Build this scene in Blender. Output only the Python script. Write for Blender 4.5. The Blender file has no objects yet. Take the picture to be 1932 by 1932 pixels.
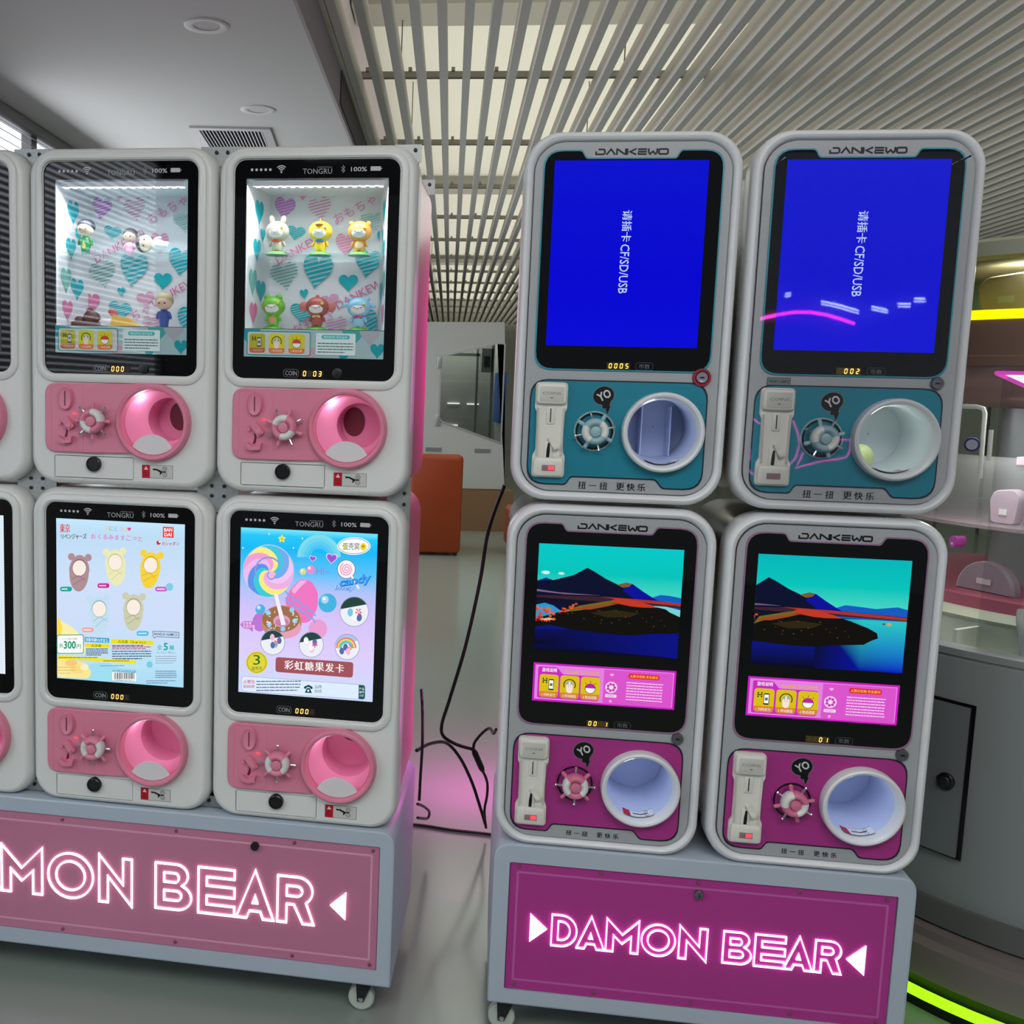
import bpy, math, random
from mathutils import Matrix, Vector
from mathutils.geometry import tessellate_polygon
random.seed(7)
scene = bpy.context.scene
C = scene.collection
PI = math.pi

# ------------------------------------------------------------------ camera, world, lights
HC = 1.402
cam_d = bpy.data.cameras.new('camera'); cam = bpy.data.objects.new('camera', cam_d); C.objects.link(cam)
cam_d.sensor_width = 36; cam_d.sensor_fit = 'AUTO'; cam_d.lens = 1941.33 / 1932 * 36
cam_d.shift_x = (966 - 644) / 1932; cam_d.clip_start = 0.05; cam_d.clip_end = 200
pit, rol = math.radians(6.7903), math.radians(1.548)
fwd = Vector((0, math.cos(pit), -math.sin(pit))); up0 = Vector((0, math.sin(pit), math.cos(pit))); rt0 = Vector((1, 0, 0))
rt = math.cos(rol) * rt0 + math.sin(rol) * up0; up = -math.sin(rol) * rt0 + math.cos(rol) * up0
M = Matrix((rt, up, -fwd)).transposed().to_4x4(); M.translation = (0, 0, HC)
cam.matrix_world = M
scene.camera = cam

w = bpy.data.worlds.new('world'); scene.world = w; w.use_nodes = True
w.node_tree.nodes['Background'].inputs[0].default_value = (0.80, 0.90, 1.0, 1)
w.node_tree.nodes['Background'].inputs[1].default_value = 0.22

RA = math.radians(5.8)          # the room's long axis
def room(s, t, z=0.0):
    return Vector((s * math.cos(RA) + t * math.sin(RA), -s * math.sin(RA) + t * math.cos(RA), z))
def area(name, loc, rot, sx, sy, power, col):
    d = bpy.data.lights.new(name, 'AREA'); d.shape = 'RECTANGLE'; d.size = sx; d.size_y = sy; d.energy = power; d.color = col
    o = bpy.data.objects.new(name, d); C.objects.link(o); o.location = loc; o.rotation_euler = rot
    return o
# uplights above the slatted ceiling (they face the plenum), and an added, unseen fill over the aisle for the machine fronts
for t0 in (1, 8, 15, 22):
    area('plenum_light', room(2.75, t0, 3.26), (PI, 0, -RA), 6.7, 7.0, 112, (1.0, 0.99, 0.91))
area('aisle_fill_light', (0.3, -0.5, 2.8), (math.radians(25), 0, 0), 3.2, 1.0, 48, (0.99, 0.99, 1.0))
area('far_hall_light', room(1.0, 7.5, 2.7), (0, 0, -RA), 2.0, 3.0, 30, (0.92, 1.0, 0.90))
area('window_daylight', room(-2.2, 8.0, 2.0), (0, math.radians(-90), -RA), 1.4, 6.0, 52, (0.93, 0.97, 1.0))

cy = scene.cycles
cy.max_bounces = 6; cy.diffuse_bounces = 3; cy.glossy_bounces = 3; cy.transmission_bounces = 2; cy.transparent_max_bounces = 8
cy.use_adaptive_sampling = True; cy.adaptive_threshold = 0.06; cy.adaptive_min_samples = 16; cy.caustics_reflective = False; cy.caustics_refractive = False
scene.view_settings.view_transform = 'Standard'; scene.view_settings.look = 'None'
scene.view_settings.exposure = 0.0; scene.view_settings.gamma = 1.0; scene.view_settings.use_curve_mapping = False

# ------------------------------------------------------------------ colours and materials
def lin(c):
    c /= 255.0
    return c / 12.92 if c <= 0.04045 else ((c + 0.055) / 1.055) ** 2.4
def rgb(r, g=None, b=None):
    if isinstance(r, tuple): r, g, b = r
    return (lin(r), lin(g), lin(b), 1.0)
MATS = {}
def mat(name, col, rough=0.5, metal=0.0, spec=0.5, emit=0.0, noise=0.0, nscale=30, bump=0.0, coat=0.0, alpha=1.0):
    if name in MATS: return MATS[name]
    m = bpy.data.materials.new(name); m.use_nodes = True; MATS[name] = m
    nt = m.node_tree; b = nt.nodes['Principled BSDF']
    b.inputs['Roughness'].default_value = rough; b.inputs['Metallic'].default_value = metal
    b.inputs['Specular IOR Level'].default_value = spec; b.inputs['Coat Weight'].default_value = coat
    b.inputs['Coat Roughness'].default_value = 0.08
    c = rgb(col)
    b.inputs['Base Color'].default_value = c
    if emit:
        b.inputs['Emission Color'].default_value = c; b.inputs['Emission Strength'].default_value = emit
    if noise or bump:
        tc = nt.nodes.new('ShaderNodeTexCoord'); nz = nt.nodes.new('ShaderNodeTexNoise')
        nz.inputs['Scale'].default_value = nscale; nz.inputs['Detail'].default_value = 4
        nt.links.new(tc.outputs['Object'], nz.inputs['Vector'])
        if noise:
            mx = nt.nodes.new('ShaderNodeMix'); mx.data_type = 'RGBA'
            mx.inputs[6].default_value = tuple(v * (1 - noise) for v in c[:3]) + (1,)
            mx.inputs[7].default_value = tuple(min(1, v * (1 + noise)) for v in c[:3]) + (1,)
            nt.links.new(nz.outputs['Fac'], mx.inputs[0]); nt.links.new(mx.outputs[2], b.inputs['Base Color'])
        if bump:
            bp = nt.nodes.new('ShaderNodeBump'); bp.inputs['Strength'].default_value = bump; bp.inputs['Distance'].default_value = 0.002
            nt.links.new(nz.outputs['Fac'], bp.inputs['Height']); nt.links.new(bp.outputs['Normal'], b.inputs['Normal'])
    return m
def glassmat(name, col=(255, 255, 255), refl=1.0, tint=1.0):
    if name in MATS: return MATS[name]
    m = bpy.data.materials.new(name); m.use_nodes = True; MATS[name] = m
    nt = m.node_tree; nt.nodes.remove(nt.nodes['Principled BSDF']); out = nt.nodes['Material Output']
    tr = nt.nodes.new('ShaderNodeBsdfTransparent'); gl = nt.nodes.new('ShaderNodeBsdfGlossy'); mix = nt.nodes.new('ShaderNodeMixShader')
    c = rgb(col); tr.inputs[0].default_value = tuple(v * tint for v in c[:3]) + (1,)
    gl.inputs['Roughness'].default_value = 0.02
    fr = nt.nodes.new('ShaderNodeFresnel'); fr.inputs[0].default_value = 1.45
    mu = nt.nodes.new('ShaderNodeMath'); mu.operation = 'MULTIPLY'; mu.inputs[1].default_value = refl
    nt.links.new(fr.outputs[0], mu.inputs[0]); nt.links.new(mu.outputs[0], mix.inputs[0])
    nt.links.new(tr.outputs[0], mix.inputs[1]); nt.links.new(gl.outputs[0], mix.inputs[2]); nt.links.new(mix.outputs[0], out.inputs[0])
    return m
def frosty(name, col, a=0.5, rough=0.12):     # thin clear plastic that still shows its own pale body
    if name in MATS: return MATS[name]
    m = mat(name, col, rough, spec=0.6); nt = m.node_tree; b = nt.nodes['Principled BSDF']
    tr = nt.nodes.new('ShaderNodeBsdfTransparent'); mix = nt.nodes.new('ShaderNodeMixShader'); mix.inputs[0].default_value = a
    nt.links.new(tr.outputs[0], mix.inputs[1]); nt.links.new(b.outputs[0], mix.inputs[2]); nt.links.new(mix.outputs[0], nt.nodes['Material Output'].inputs[0])
    return m
def printmat(name, strength):          # printed artwork: colour from the sheet's own ink, backlit when strength > 0
    if name in MATS: return MATS[name]
    m = bpy.data.materials.new(name); m.use_nodes = True; MATS[name] = m
    nt = m.node_tree; b = nt.nodes['Principled BSDF']
    at = nt.nodes.new('ShaderNodeAttribute'); at.attribute_name = 'Ink'
    b.inputs['Roughness'].default_value = 0.45; b.inputs['Specular IOR Level'].default_value = 0.3
    if strength > 0:
        b.inputs['Base Color'].default_value = (0.004, 0.004, 0.004, 1); b.inputs['Specular IOR Level'].default_value = 0.06
        b.inputs['Roughness'].default_value = 0.08
        m.cycles.emission_sampling = 'NONE'; nt.links.new(at.outputs['Color'], b.inputs['Emission Color']); b.inputs['Emission Strength'].default_value = strength
    else:
        nt.links.new(at.outputs['Color'], b.inputs['Base Color'])
    return m
INK = printmat('printed_ink', 0); LIT = printmat('backlit_print', 1.0); LITHI = printmat('bright_led_print', 3.0)

WHITE = mat('white_plastic', (226, 228, 224), 0.34, noise=0.03, nscale=6, bump=0.02)
WHITE2 = mat('pearl_white_plastic', (226, 228, 230), 0.30, noise=0.03, nscale=6)
SILVER = mat('silver_grey_panel', (166, 170, 173), 0.42, noise=0.03, nscale=40)
PINK = mat('pink_plastic', (226, 134, 160), 0.38, noise=0.03, nscale=8)
PINKBODY = mat('pink_shell', (226, 140, 165), 0.3, noise=0.05, nscale=5)
PINKIN = mat('chute_pink', (240, 156, 192), 0.3)
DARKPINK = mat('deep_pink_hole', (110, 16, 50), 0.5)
BLACKGLASS = mat('black_glass', (4, 4, 6), 0.03, spec=0.38)
BLACK = mat('black_plastic', (10, 10, 13), 0.3)
DARK = mat('charcoal_shell', (26, 26, 30), 0.25)
CHROME = mat('chrome', (215, 215, 220), 0.15, 1.0)
STEEL = mat('galvanised_steel', (165, 168, 166), 0.42, 0.8, noise=0.2, nscale=120)
TEAL = mat('teal_panel', (8, 128, 150), 0.4, noise=0.02)
TEALRIM = mat('teal_rim', (20, 140, 160), 0.4)
MAGENTA = mat('magenta_panel', (170, 48, 134), 0.38, noise=0.03)
MAGRIM = mat('mauve_rim', (150, 110, 140), 0.4)
CREAM = mat('cream_plastic', (226, 224, 214), 0.42)
PALETEAL = mat('pale_teal_plastic', (150, 184, 192), 0.4)
ROSE = mat('rose_plastic', (214, 118, 150), 0.38)
CHUTEBLUE = mat('chute_white_blue', (196, 208, 240), 0.4)
CHUTEWHITE = mat('chute_white', (222, 232, 234), 0.4)
FRAMEBLUE = mat('base_white_paint', (178, 190, 202), 0.35, noise=0.03, nscale=10)
SIGNPINK = mat('sign_pink_acrylic', (196, 122, 152), 0.25, noise=0.02)
SIGNLINE = mat('sign_line_pink', (224, 160, 184), 0.4)
SIGNMAG = mat('sign_magenta_acrylic', (178, 54, 142), 0.25, noise=0.02)
SIGNMAGLINE = mat('sign_line_magenta', (196, 96, 168), 0.4)
NEON1 = mat('neon_pink_white', (255, 222, 236), emit=2.2)
NEON2 = mat('neon_magenta_white', (255, 196, 248), emit=2.6)
REDLED = mat('red_led', (255, 40, 60), emit=3.0)
PANE = glassmat('clear_pane', refl=0.8)
SHELFGLASS = frosty('shelf_glass', (190, 232, 232), .3)
ACRYL = glassmat('clear_acrylic', (236, 238, 240), refl=1.8)
LEDSTRIP = mat('white_led', (240, 246, 255), emit=6.0)

# ------------------------------------------------------------------ mesh helpers (x right, y away, z up; fronts face -y)
class MB:
    def __init__(s): s.v = []; s.f = []; s.m = []
    def add(s, vs, fs, mi=0):
        o = len(s.v); s.v += [tuple(v) for v in vs]
        for f in fs: s.f.append(tuple(i + o for i in f)); s.m.append(mi)
        return s
    def loft(s, loops, mi=0, cap0=False, cap1=False, closed=True):
        n = len(loops[0]); vs = [p for l in loops for p in l]; fs = []
        for a in range(len(loops) - 1):
            for i in range(n if closed else n - 1):
                j = (i + 1) % n
                fs.append((a * n + i, a * n + j, (a + 1) * n + j, (a + 1) * n + i))
        if cap0: fs.append(tuple(reversed(range(n))))
        if cap1: fs.append(tuple(range((len(loops) - 1) * n, len(loops) * n)))
        return s.add(vs, fs, mi)
    def box(s, x0, x1, y0, y1, z0, z1, mi=0, bev=0.0):
        if bev:
            o = rr((x0 + x1) / 2, (z0 + z1) / 2, x1 - x0, z1 - z0, bev, 2); i = rr((x0 + x1) / 2, (z0 + z1) / 2, x1 - x0 - 2 * bev, z1 - z0 - 2 * bev, bev * .5, 2)
            return s.loft([P3(i, y0), P3(rr((x0 + x1) / 2, (z0 + z1) / 2, x1 - x0 - .6 * bev, z1 - z0 - .6 * bev, bev, 2), y0 + bev * .3), P3(o, y0 + bev), P3(o, y1 - bev), P3(i, y1)], mi, True, True)
        v = [(x0, y0, z0), (x1, y0, z0), (x1, y1, z0), (x0, y1, z0), (x0, y0, z1), (x1, y0, z1), (x1, y1, z1), (x0, y1, z1)]
        return s.add(v, [(0, 3, 2, 1), (4, 5, 6, 7), (0, 1, 5, 4), (1, 2, 6, 5), (2, 3, 7, 6), (3, 0, 4, 7)], mi)
    def face(s, loops, y, mi=0):                    # flat face in the xz plane, first loop outer, others holes
        vs = [p for l in loops for p in l]
        tr = tessellate_polygon([[Vector((p[0], p[1], 0)) for p in l] for l in loops])
        return s.add([(p[0], y, p[1]) for p in vs], tr, mi)
    def plate(s, loops, y0, y1, mi=0, back=True):
        s.face(loops, y0, mi)
        if back: s.face(loops, y1, mi)
        for l in loops: s.loft([P3(l, y0), P3(l, y1)], mi)
        return s
    def lathe(s, prof, cx=0, cz=0, n=40, mi=0, cap0=False, cap1=False):   # about a y axis; prof = (r, y) or (r, y, dx, dz)
        lo = []
        for q in prof:
            dx, dz = (q[2], q[3]) if len(q) > 2 else (0, 0)
            lo.append([(cx + dx + q[0] * math.cos(2 * PI * i / n), q[1], cz + dz + q[0] * math.sin(2 * PI * i / n)) for i in range(n)])
        return s.loft(lo, mi, cap0, cap1)
    def zlathe(s, prof, cx=0, cy=0, n=32, mi=0, cap0=False, cap1=False, a0=0, a1=2 * PI):
        full = abs(a1 - a0 - 2 * PI) < 1e-6; k = n if full else n + 1
        lo = [[(cx + r * math.cos(a0 + (a1 - a0) * i / n), cy + r * math.sin(a0 + (a1 - a0) * i / n), z) for i in range(k)] for r, z in prof]
        return s.loft(lo, mi, cap0, cap1, full)
    def ell(s, c, r, mi=0, n=16, k=9, rot=None):
        lo = []
        for a in range(k + 1):
            th = PI * a / k; q = max(math.sin(th), 0.01)
            lo.append([(r[0] * q * math.cos(2 * PI * i / n), r[1] * q * math.sin(2 * PI * i / n), -r[2] * math.cos(th)) for i in range(n)])
        if rot is not None: lo = [[tuple(rot @ Vector(p)) for p in l] for l in lo]
        lo = [[(p[0] + c[0], p[1] + c[1], p[2] + c[2]) for p in l] for l in lo]
        return s.loft(lo, mi, True, True)
    def tube(s, pts, r, n=8, mi=0, cap=True):
        pts = [Vector(p) for p in pts]; lo = []
        for i, p in enumerate(pts):
            d = (pts[min(i + 1, len(pts) - 1)] - pts[max(i - 1, 0)]).normalized()
            a = d.cross(Vector((0, 0, 1)))
            if a.length < 1e-3: a = d.cross(Vector((0, 1, 0)))
            a.normalize(); b = d.cross(a); rr_ = r[i] if isinstance(r, (list, tuple)) else r
            lo.append([tuple(p + a * rr_ * math.cos(2 * PI * k / n) + b * rr_ * math.sin(2 * PI * k / n)) for k in range(n)])
        return s.loft(lo, mi, cap, cap)
    def ribbon(s, pts, wd, y0, y1, closed=True, mi=0):
        a, b = offset(pts, wd / 2, closed), offset(pts, -wd / 2, closed)
        n = len(pts); vs = [(p[0], y0, p[1]) for p in a] + [(p[0], y0, p[1]) for p in b] + [(p[0], y1, p[1]) for p in a] + [(p[0], y1, p[1]) for p in b]
        fs = []
        for i in range(n if closed else n - 1):
            j = (i + 1) % n
            fs += [(i, j, n + j, n + i), (i, 2 * n + i, 2 * n + j, j), (n + i, n + j, 3 * n + j, 3 * n + i)]
        return s.add(vs, fs, mi)
    def mesh(s, name, mats, smooth=True, ang=35):
        me = bpy.data.meshes.new(name); me.from_pydata(s.v, [], s.f)
        for m_ in (mats if isinstance(mats, (list, tuple)) else [mats]): me.materials.append(m_)
        me.polygons.foreach_set('material_index', s.m)
        if smooth:
            me.polygons.foreach_set('use_smooth', [True] * len(s.f))
            me.set_sharp_from_angle(angle=math.radians(ang))
        me.update(); return me
    def build(s, name, mats, parent=None, smooth=True, ang=35):
        return link(name, s.mesh(name, mats, smooth, ang), parent)
def link(name, me, parent=None):
    o = bpy.data.objects.new(name, me); C.objects.link(o)
    if parent is not None: o.parent = parent
    return o
def P3(l, y): return [(p[0], y, p[1]) for p in l]
def rr(cx, cz, w_, h_, r, n=6):
    r = max(min(r, w_ / 2 - 1e-5, h_ / 2 - 1e-5), 1e-5); o = []
    for k, (sx, sz) in enumerate(((1, 1), (-1, 1), (-1, -1), (1, -1))):
        for i in range(n + 1):
            a = PI / 2 * (k + i / n)
            o.append((cx + sx * (w_ / 2 - r) + r * math.cos(a), cz + sz * (h_ / 2 - r) + r * math.sin(a)))
    return o
def circ(cx, cz, r, n=40, rz=None, a0=0, a1=2 * PI):
    rz = rz or r
    if abs(a1 - a0 - 2 * PI) < 1e-6: return [(cx + r * math.cos(2 * PI * i / n), cz + rz * math.sin(2 * PI * i / n)) for i in range(n)]
    return [(cx + r * math.cos(a0 + (a1 - a0) * i / n), cz + rz * math.sin(a0 + (a1 - a0) * i / n)) for i in range(n + 1)]
def roundpoly(pts, r, n=5):
    o = []; N = len(pts)
    for i, p in enumerate(pts):
        q = r[i] if isinstance(r, (list, tuple)) else r
        P = Vector(p); A = Vector(pts[i - 1]); B = Vector(pts[(i + 1) % N])
        if q <= 0: o.append(tuple(P)); continue
        a = (A - P); b = (B - P); q = min(q, a.length * .49, b.length * .49)
        s0 = P + a.normalized() * q; s1 = P + b.normalized() * q
        for k in range(n + 1):
            t = k / n; v = s0 * (1 - t) ** 2 + P * 2 * t * (1 - t) + s1 * t * t; o.append((v.x, v.y))
    return o
def offset(pts, d, closed=True):
    n = len(pts); o = []
    for i in range(n):
        p = Vector(pts[i]); a = Vector(pts[i - 1]) if (closed or i) else None; b = Vector(pts[(i + 1) % n]) if (closed or i < n - 1) else None
        n1 = n2 = None
        if a is not None and (p - a).length > 1e-9: t = (p - a).normalized(); n1 = Vector((t.y, -t.x))
        if b is not None and (b - p).length > 1e-9: t = (b - p).normalized(); n2 = Vector((t.y, -t.x))
        n1 = n1 or n2; n2 = n2 or n1
        m_ = n1 + n2
        if m_.length < 1e-6: m_ = n1
        m_.normalize(); k = 1 / max(m_.dot(n1), 0.45)
        q = p + m_ * d * k; o.append((q.x, q.y))
    return o
def smooth_path(pts, k=6):
    P = [Vector(p) for p in pts]; o = []
    for i in range(len(P) - 1):
        p0, p1, p2, p3 = P[max(i - 1, 0)], P[i], P[i + 1], P[min(i + 2, len(P) - 1)]
        for j in range(k):
            t = j / k
            o.append(0.5 * ((2 * p1) + (p2 - p0) * t + (2 * p0 - 5 * p1 + 4 * p2 - p3) * t * t + (3 * p1 - p0 - 3 * p2 + p3) * t ** 3))
    o.append(P[-1]); return o

# ------------------------------------------------------------------ printed artwork
TXT = {}
def textpoly(s_, bold=0.0):
    k = (s_, bold)
    if k in TXT: return TXT[k]
    cu = bpy.data.curves.new('t', 'FONT'); cu.body = s_; cu.size = 1.0; cu.offset = bold; cu.resolution_u = 2; cu.fill_mode = 'FRONT'
    o = bpy.data.objects.new('t', cu); me = bpy.data.meshes.new_from_object(o)
    vs = [(v.co.x, v.co.y) for v in me.vertices]; fs = [tuple(p.vertices) for p in me.polygons]
    bpy.data.objects.remove(o); bpy.data.curves.remove(cu); bpy.data.meshes.remove(me)
    TXT[k] = (vs, fs); return TXT[k]
class Print:
    """layers of ink on a sheet lying in the xz plane at y"""
    def __init__(s, y, conv=None, step=0.00004): s.y = y; s.v = []; s.f = []; s.c = []; s.conv = conv; s.step = step
    def xf(s, p): return s.conv(p) if s.conv else p
    def raw(s, pts, faces, col, raw=False):
        s.y -= s.step; o = len(s.v)
        for p in pts:
            q = p if raw else s.xf(p); s.v.append((q[0], s.y, q[1]))
        for f in faces:
            s.f.append(tuple(i + o for i in f))
            s.c.append([col(pts[i]) if callable(col) else col for i in f])
        return s
    def poly(s, pts, col, raw=False):
        tr = tessellate_polygon([[Vector((p[0], p[1], 0)) for p in pts]])
        return s.raw(pts, tr, col, raw)
    def polyh(s, loops, col):
        tr = tessellate_polygon([[Vector((p[0], p[1], 0)) for p in l] for l in loops])
        return s.raw([p for l in loops for p in l], tr, col)
    def grad(s, x0, z0, x1, z1, stops, n=1):     # vertical gradient rectangle in sheet coordinates, stops [(t,col)], t 0 at z0
        for (a, ca), (b, cb) in zip(stops[:-1], stops[1:]):
            za, zb = z0 + (z1 - z0) * a, z0 + (z1 - z0) * b
            s.raw([(x0, za), (x1, za), (x1, zb), (x0, zb)], [(0, 1, 2, 3)], lambda p, za=za, ca=ca, cb=cb: ca if abs(p[1] - za) < 1e-9 else cb); s.y += s.step
        s.y -= s.step
        return s
    def rect(s, x0, z0, x1, z1, col): return s.raw([(x0, z0), (x1, z0), (x1, z1), (x0, z1)], [(0, 1, 2, 3)], col)
    def rrect(s, x0, z0, x1, z1, r, col): return s.poly(rr((x0 + x1) / 2, (z0 + z1) / 2, abs(x1 - x0), abs(z1 - z0), r, 4), col)
    def circle(s, x, z, r, col, rz=None, n=28): return s.poly(circ(x, z, r, n, rz), col)
    def line(s, pts, wd, col, closed=False):
        a, b = offset(pts, wd / 2, closed), offset(pts, -wd / 2, closed); n = len(pts)
        return s.raw(a + b, [(i, (i + 1) % n, n + (i + 1) % n, n + i) for i in range(n if closed else n - 1)], col)
    def ring(s, x, z, r, wd, col, a0=0, a1=2 * PI, n=28, rz=None):
        full = abs(a1 - a0 - 2 * PI) < 1e-6
        return s.line(circ(x, z, r, n, rz, a0, a1), wd, col, full)
    def text(s, t, x, z, h, col, bold=0.0, align='c', rot=0.0, sx=1.0, wfit=None, flip=1, ital=0.0):
        if bold and any(ord(ch) > 0x2000 for ch in t):          # heavier strokes: print the same glyphs twice, slightly apart
            d = h * .022; s.text(t, x - d * math.cos(rot), z - d * math.sin(rot), h, col, 0, align, rot, sx, wfit, flip, ital); bold = 0; x += d * math.cos(rot); z += d * math.sin(rot)
        vs, fs = textpoly(t, bold)
        if not vs: return s
        x0 = min(v[0] for v in vs); x1 = max(v[0] for v in vs); y0 = min(v[1] for v in vs); y1 = max(v[1] for v in vs)
        k = h / max(y1 - y0, 1e-6); kx = k * sx if wfit is None else wfit / (x1 - x0)
        ax = {'c': (x0 + x1) / 2, 'l': x0, 'r': x1}[align]; cy = (y0 + y1) / 2
        ca, sa = math.cos(rot), math.sin(rot); o = []
        for v in vs:
            px, py = (v[0] - ax) * kx + (v[1] - cy) * k * ital, (v[1] - cy) * k * flip
            o.append((x + px * ca - py * sa, z + px * sa + py * ca))
        return s.raw(o, fs, col)
    def heart(s, x, z, w_, h_, col, rot=0, flip=1, clip=None, stripes=None):
        pts = []
        for i in range(30):
            t = 2 * PI * i / 30
            hx = math.sin(t) ** 3; hy = (13 * math.cos(t) - 5 * math.cos(2 * t) - 2 * math.cos(3 * t) - math.cos(4 * t)) / 15.0
            px, py = hx * w_ / 2, (hy + 0.12) * h_ / 2 * flip
            pts.append((x + px * math.cos(rot) - py * math.sin(rot), z + px * math.sin(rot) + py * math.cos(rot)))
        if col is not None: s.poly(pts, col)
        if stripes:                                   # diagonal hatching inside the heart
            scol, n, tilt = stripes
            zs = [p[1] for p in pts]; lo, hi = min(zs), max(zs)
            for k in range(n):
                c = lo + (hi - lo) * (k + .5) / n; xs = []
                for i in range(30):
                    a, b = pts[i], pts[(i + 1) % 30]
                    fa, fb = a[1] - c - tilt * (a[0] - x), b[1] - c - tilt * (b[0] - x)
                    if fa * fb < 0: xs.append(a[0] + (b[0] - a[0]) * fa / (fa - fb))
                xs.sort()
                for a, b in zip(xs[::2], xs[1::2]):
                    s.line([(a, c + tilt * (a - x)), (b, c + tilt * (b - x))], abs(hi - lo) / n * 0.35, scol)
        return s
    def star(s, x, z, r, col, n=5, q=.5, rot=PI / 2):
        return s.poly([(x + (r if i % 2 == 0 else r * q) * math.cos(rot + PI * i / n), z + (r if i % 2 == 0 else r * q) * math.sin(rot + PI * i / n)) for i in range(2 * n)], col)
    def lines(s, x0, x1, z0, z1, n, wd, col, seed=1):  # fine print too small to read
        rn = random.Random(seed)
        for k in range(n):
            z = z0 + (z1 - z0) * (k + .5) / n; x = x0
            e = x1 - (x1 - x0) * (0.35 * rn.random() if k == n - 1 else 0.03 * rn.random())
            while x < e:
                q = min(x + (x1 - x0) * (0.03 + .09 * rn.random()), e); s.rect(x, z - wd / 2, q, z + wd / 2, col); s.y += s.step; x = q + (x1 - x0) * 0.012
        s.y -= s.step
        return s
    def seg(s, txt, x, z, h, pitch, on, off=None):    # seven-segment digits
        S = {'0': 'abcdef', '1': 'bc', '2': 'abged', '3': 'abgcd', '5': 'afgcd', '8': 'abcdefg', ' ': '', '7': 'abc'}
        w_ = h * .5; t = h * .15
        for k, ch in enumerate(txt):
            cx = x + pitch * k
            P = {'a': [(-w_ / 2, h / 2), (w_ / 2, h / 2)], 'g': [(-w_ / 2, 0), (w_ / 2, 0)], 'd': [(-w_ / 2, -h / 2), (w_ / 2, -h / 2)], 'f': [(-w_ / 2, h / 2), (-w_ / 2, 0)], 'b': [(w_ / 2, h / 2), (w_ / 2, 0)], 'e': [(-w_ / 2, 0), (-w_ / 2, -h / 2)], 'c': [(w_ / 2, 0), (w_ / 2, -h / 2)]}
            for q in 'abcdefg':
                o_ = q in S[ch]
                if not o_ and off is None: continue
                (ax, az), (bx, bz) = P[q]; dx, dz = (t * .4, 0) if az == bz else (0, -t * .4)
                s.line([(cx + ax + dx + az * .1, z + az + dz), (cx + bx - dx + bz * .1, z + bz - dz)], t, on if o_ else off)
        return s
    def build(s, name, m_, parent=None):
        me = bpy.data.meshes.new(name); me.from_pydata(s.v, [], s.f); me.materials.append(m_)
        at = me.color_attributes.new('Ink', 'FLOAT_COLOR', 'CORNER'); flat = []
        for c in s.c:
            for q in c: flat += [q[0], q[1], q[2], 1.0]
        at.data.foreach_set('color', flat); me.update()
        return link(name, me, parent)
def quad(tl, tr, br, bl, box):
    """sheet artwork drawn in a skewed drawing frame -> the sheet's true rectangle box = (x0, z0, x1, z1)"""
    A = []; B = []
    for (x, y), (u, v) in zip((tl, tr, br, bl), ((0, 1), (1, 1), (1, 0), (0, 0))):
        A.append([x, y, 1, 0, 0, 0, -u * x, -u * y]); B.append(u); A.append([0, 0, 0, x, y, 1, -v * x, -v * y]); B.append(v)
    n = 8
    for i in range(n):
        p = max(range(i, n), key=lambda r_: abs(A[r_][i])); A[i], A[p] = A[p], A[i]; B[i], B[p] = B[p], B[i]
        for r_ in range(n):
            if r_ != i:
                k = A[r_][i] / A[i][i]; A[r_] = [a - k * b for a, b in zip(A[r_], A[i])]; B[r_] -= k * B[i]
    h = [B[i] / A[i][i] for i in range(n)]
    x0, z0, x1, z1 = box
    def f(p):
        d = h[6] * p[0] + h[7] * p[1] + 1
        u = min(max((h[0] * p[0] + h[1] * p[1] + h[2]) / d, 0), 1); v = min(max((h[3] * p[0] + h[4] * p[1] + h[5]) / d, 0), 1)
        return (x0 + (x1 - x0) * u, z0 + (z1 - z0) * v)
    return f
K = rgb
def tag(o, label=None, cat=None, group=None, kind=None):
    if label: o['label'] = label
    if cat: o['category'] = cat
    if group: o['group'] = group
    if kind: o['kind'] = kind
    return o
def empty(name, loc, rz=0.0):
    o = bpy.data.objects.new(name, None); C.objects.link(o); o.location = loc; o.rotation_euler = (0, 0, rz); o.empty_display_size = 0.05
    return o
YL, YR = math.radians(-9.3294), math.radians(-8.1682)
def blockL(u, d, z): return Vector((-0.48752 + u * math.cos(YL) - d * math.sin(YL), 2.24393 + u * math.sin(YL) + d * math.cos(YL), z))
def blockR(u, d, z): return Vector((0.54996 + u * math.cos(YR) - d * math.sin(YR), 2.07220 + u * math.sin(YR) + d * math.cos(YR), z))
# ------------------------------------------------------------------ the room
def struct(o): o['kind'] = 'structure'; return o
def rquad(mb, s0, s1, t0, t1, z, mi=0):
    mb.add([room(s0, t0, z), room(s1, t0, z), room(s1, t1, z), room(s0, t1, z)], [(0, 1, 2, 3)], mi)
FLOOR = mat('epoxy_floor', (142, 152, 143), 0.16, spec=0.6, noise=0.06, nscale=1.3, bump=0.02)
mb = MB(); rquad(mb, -2.4, 9, -4, 26, 0); rquad(mb, -2.4, 9, -4, 26, -0.1)
struct(mb.build('floor', FLOOR))
GYPS = mat('gypsum_paint', (206, 206, 206), 0.8, noise=0.015, nscale=2)
def rbox(mb, s0, s1, t0, t1, z0, z1, mi=0):
    p = [room(s, t, z) for z in (z0, z1) for s, t in ((s0, t0), (s1, t0), (s1, t1), (s0, t1))]
    mb.add(p, [(0, 3, 2, 1), (4, 5, 6, 7), (0, 1, 5, 4), (1, 2, 6, 5), (2, 3, 7, 6), (3, 0, 4, 7)], mi)
PLEN = mat('plenum_white', (222, 221, 208), 0.85, noise=0.02, nscale=1)
mb = MB(); rbox(mb, -0.66, 6.2, -3.5, 26, 3.62, 3.72)
ceil = struct(mb.build('ceiling', PLEN))
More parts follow.
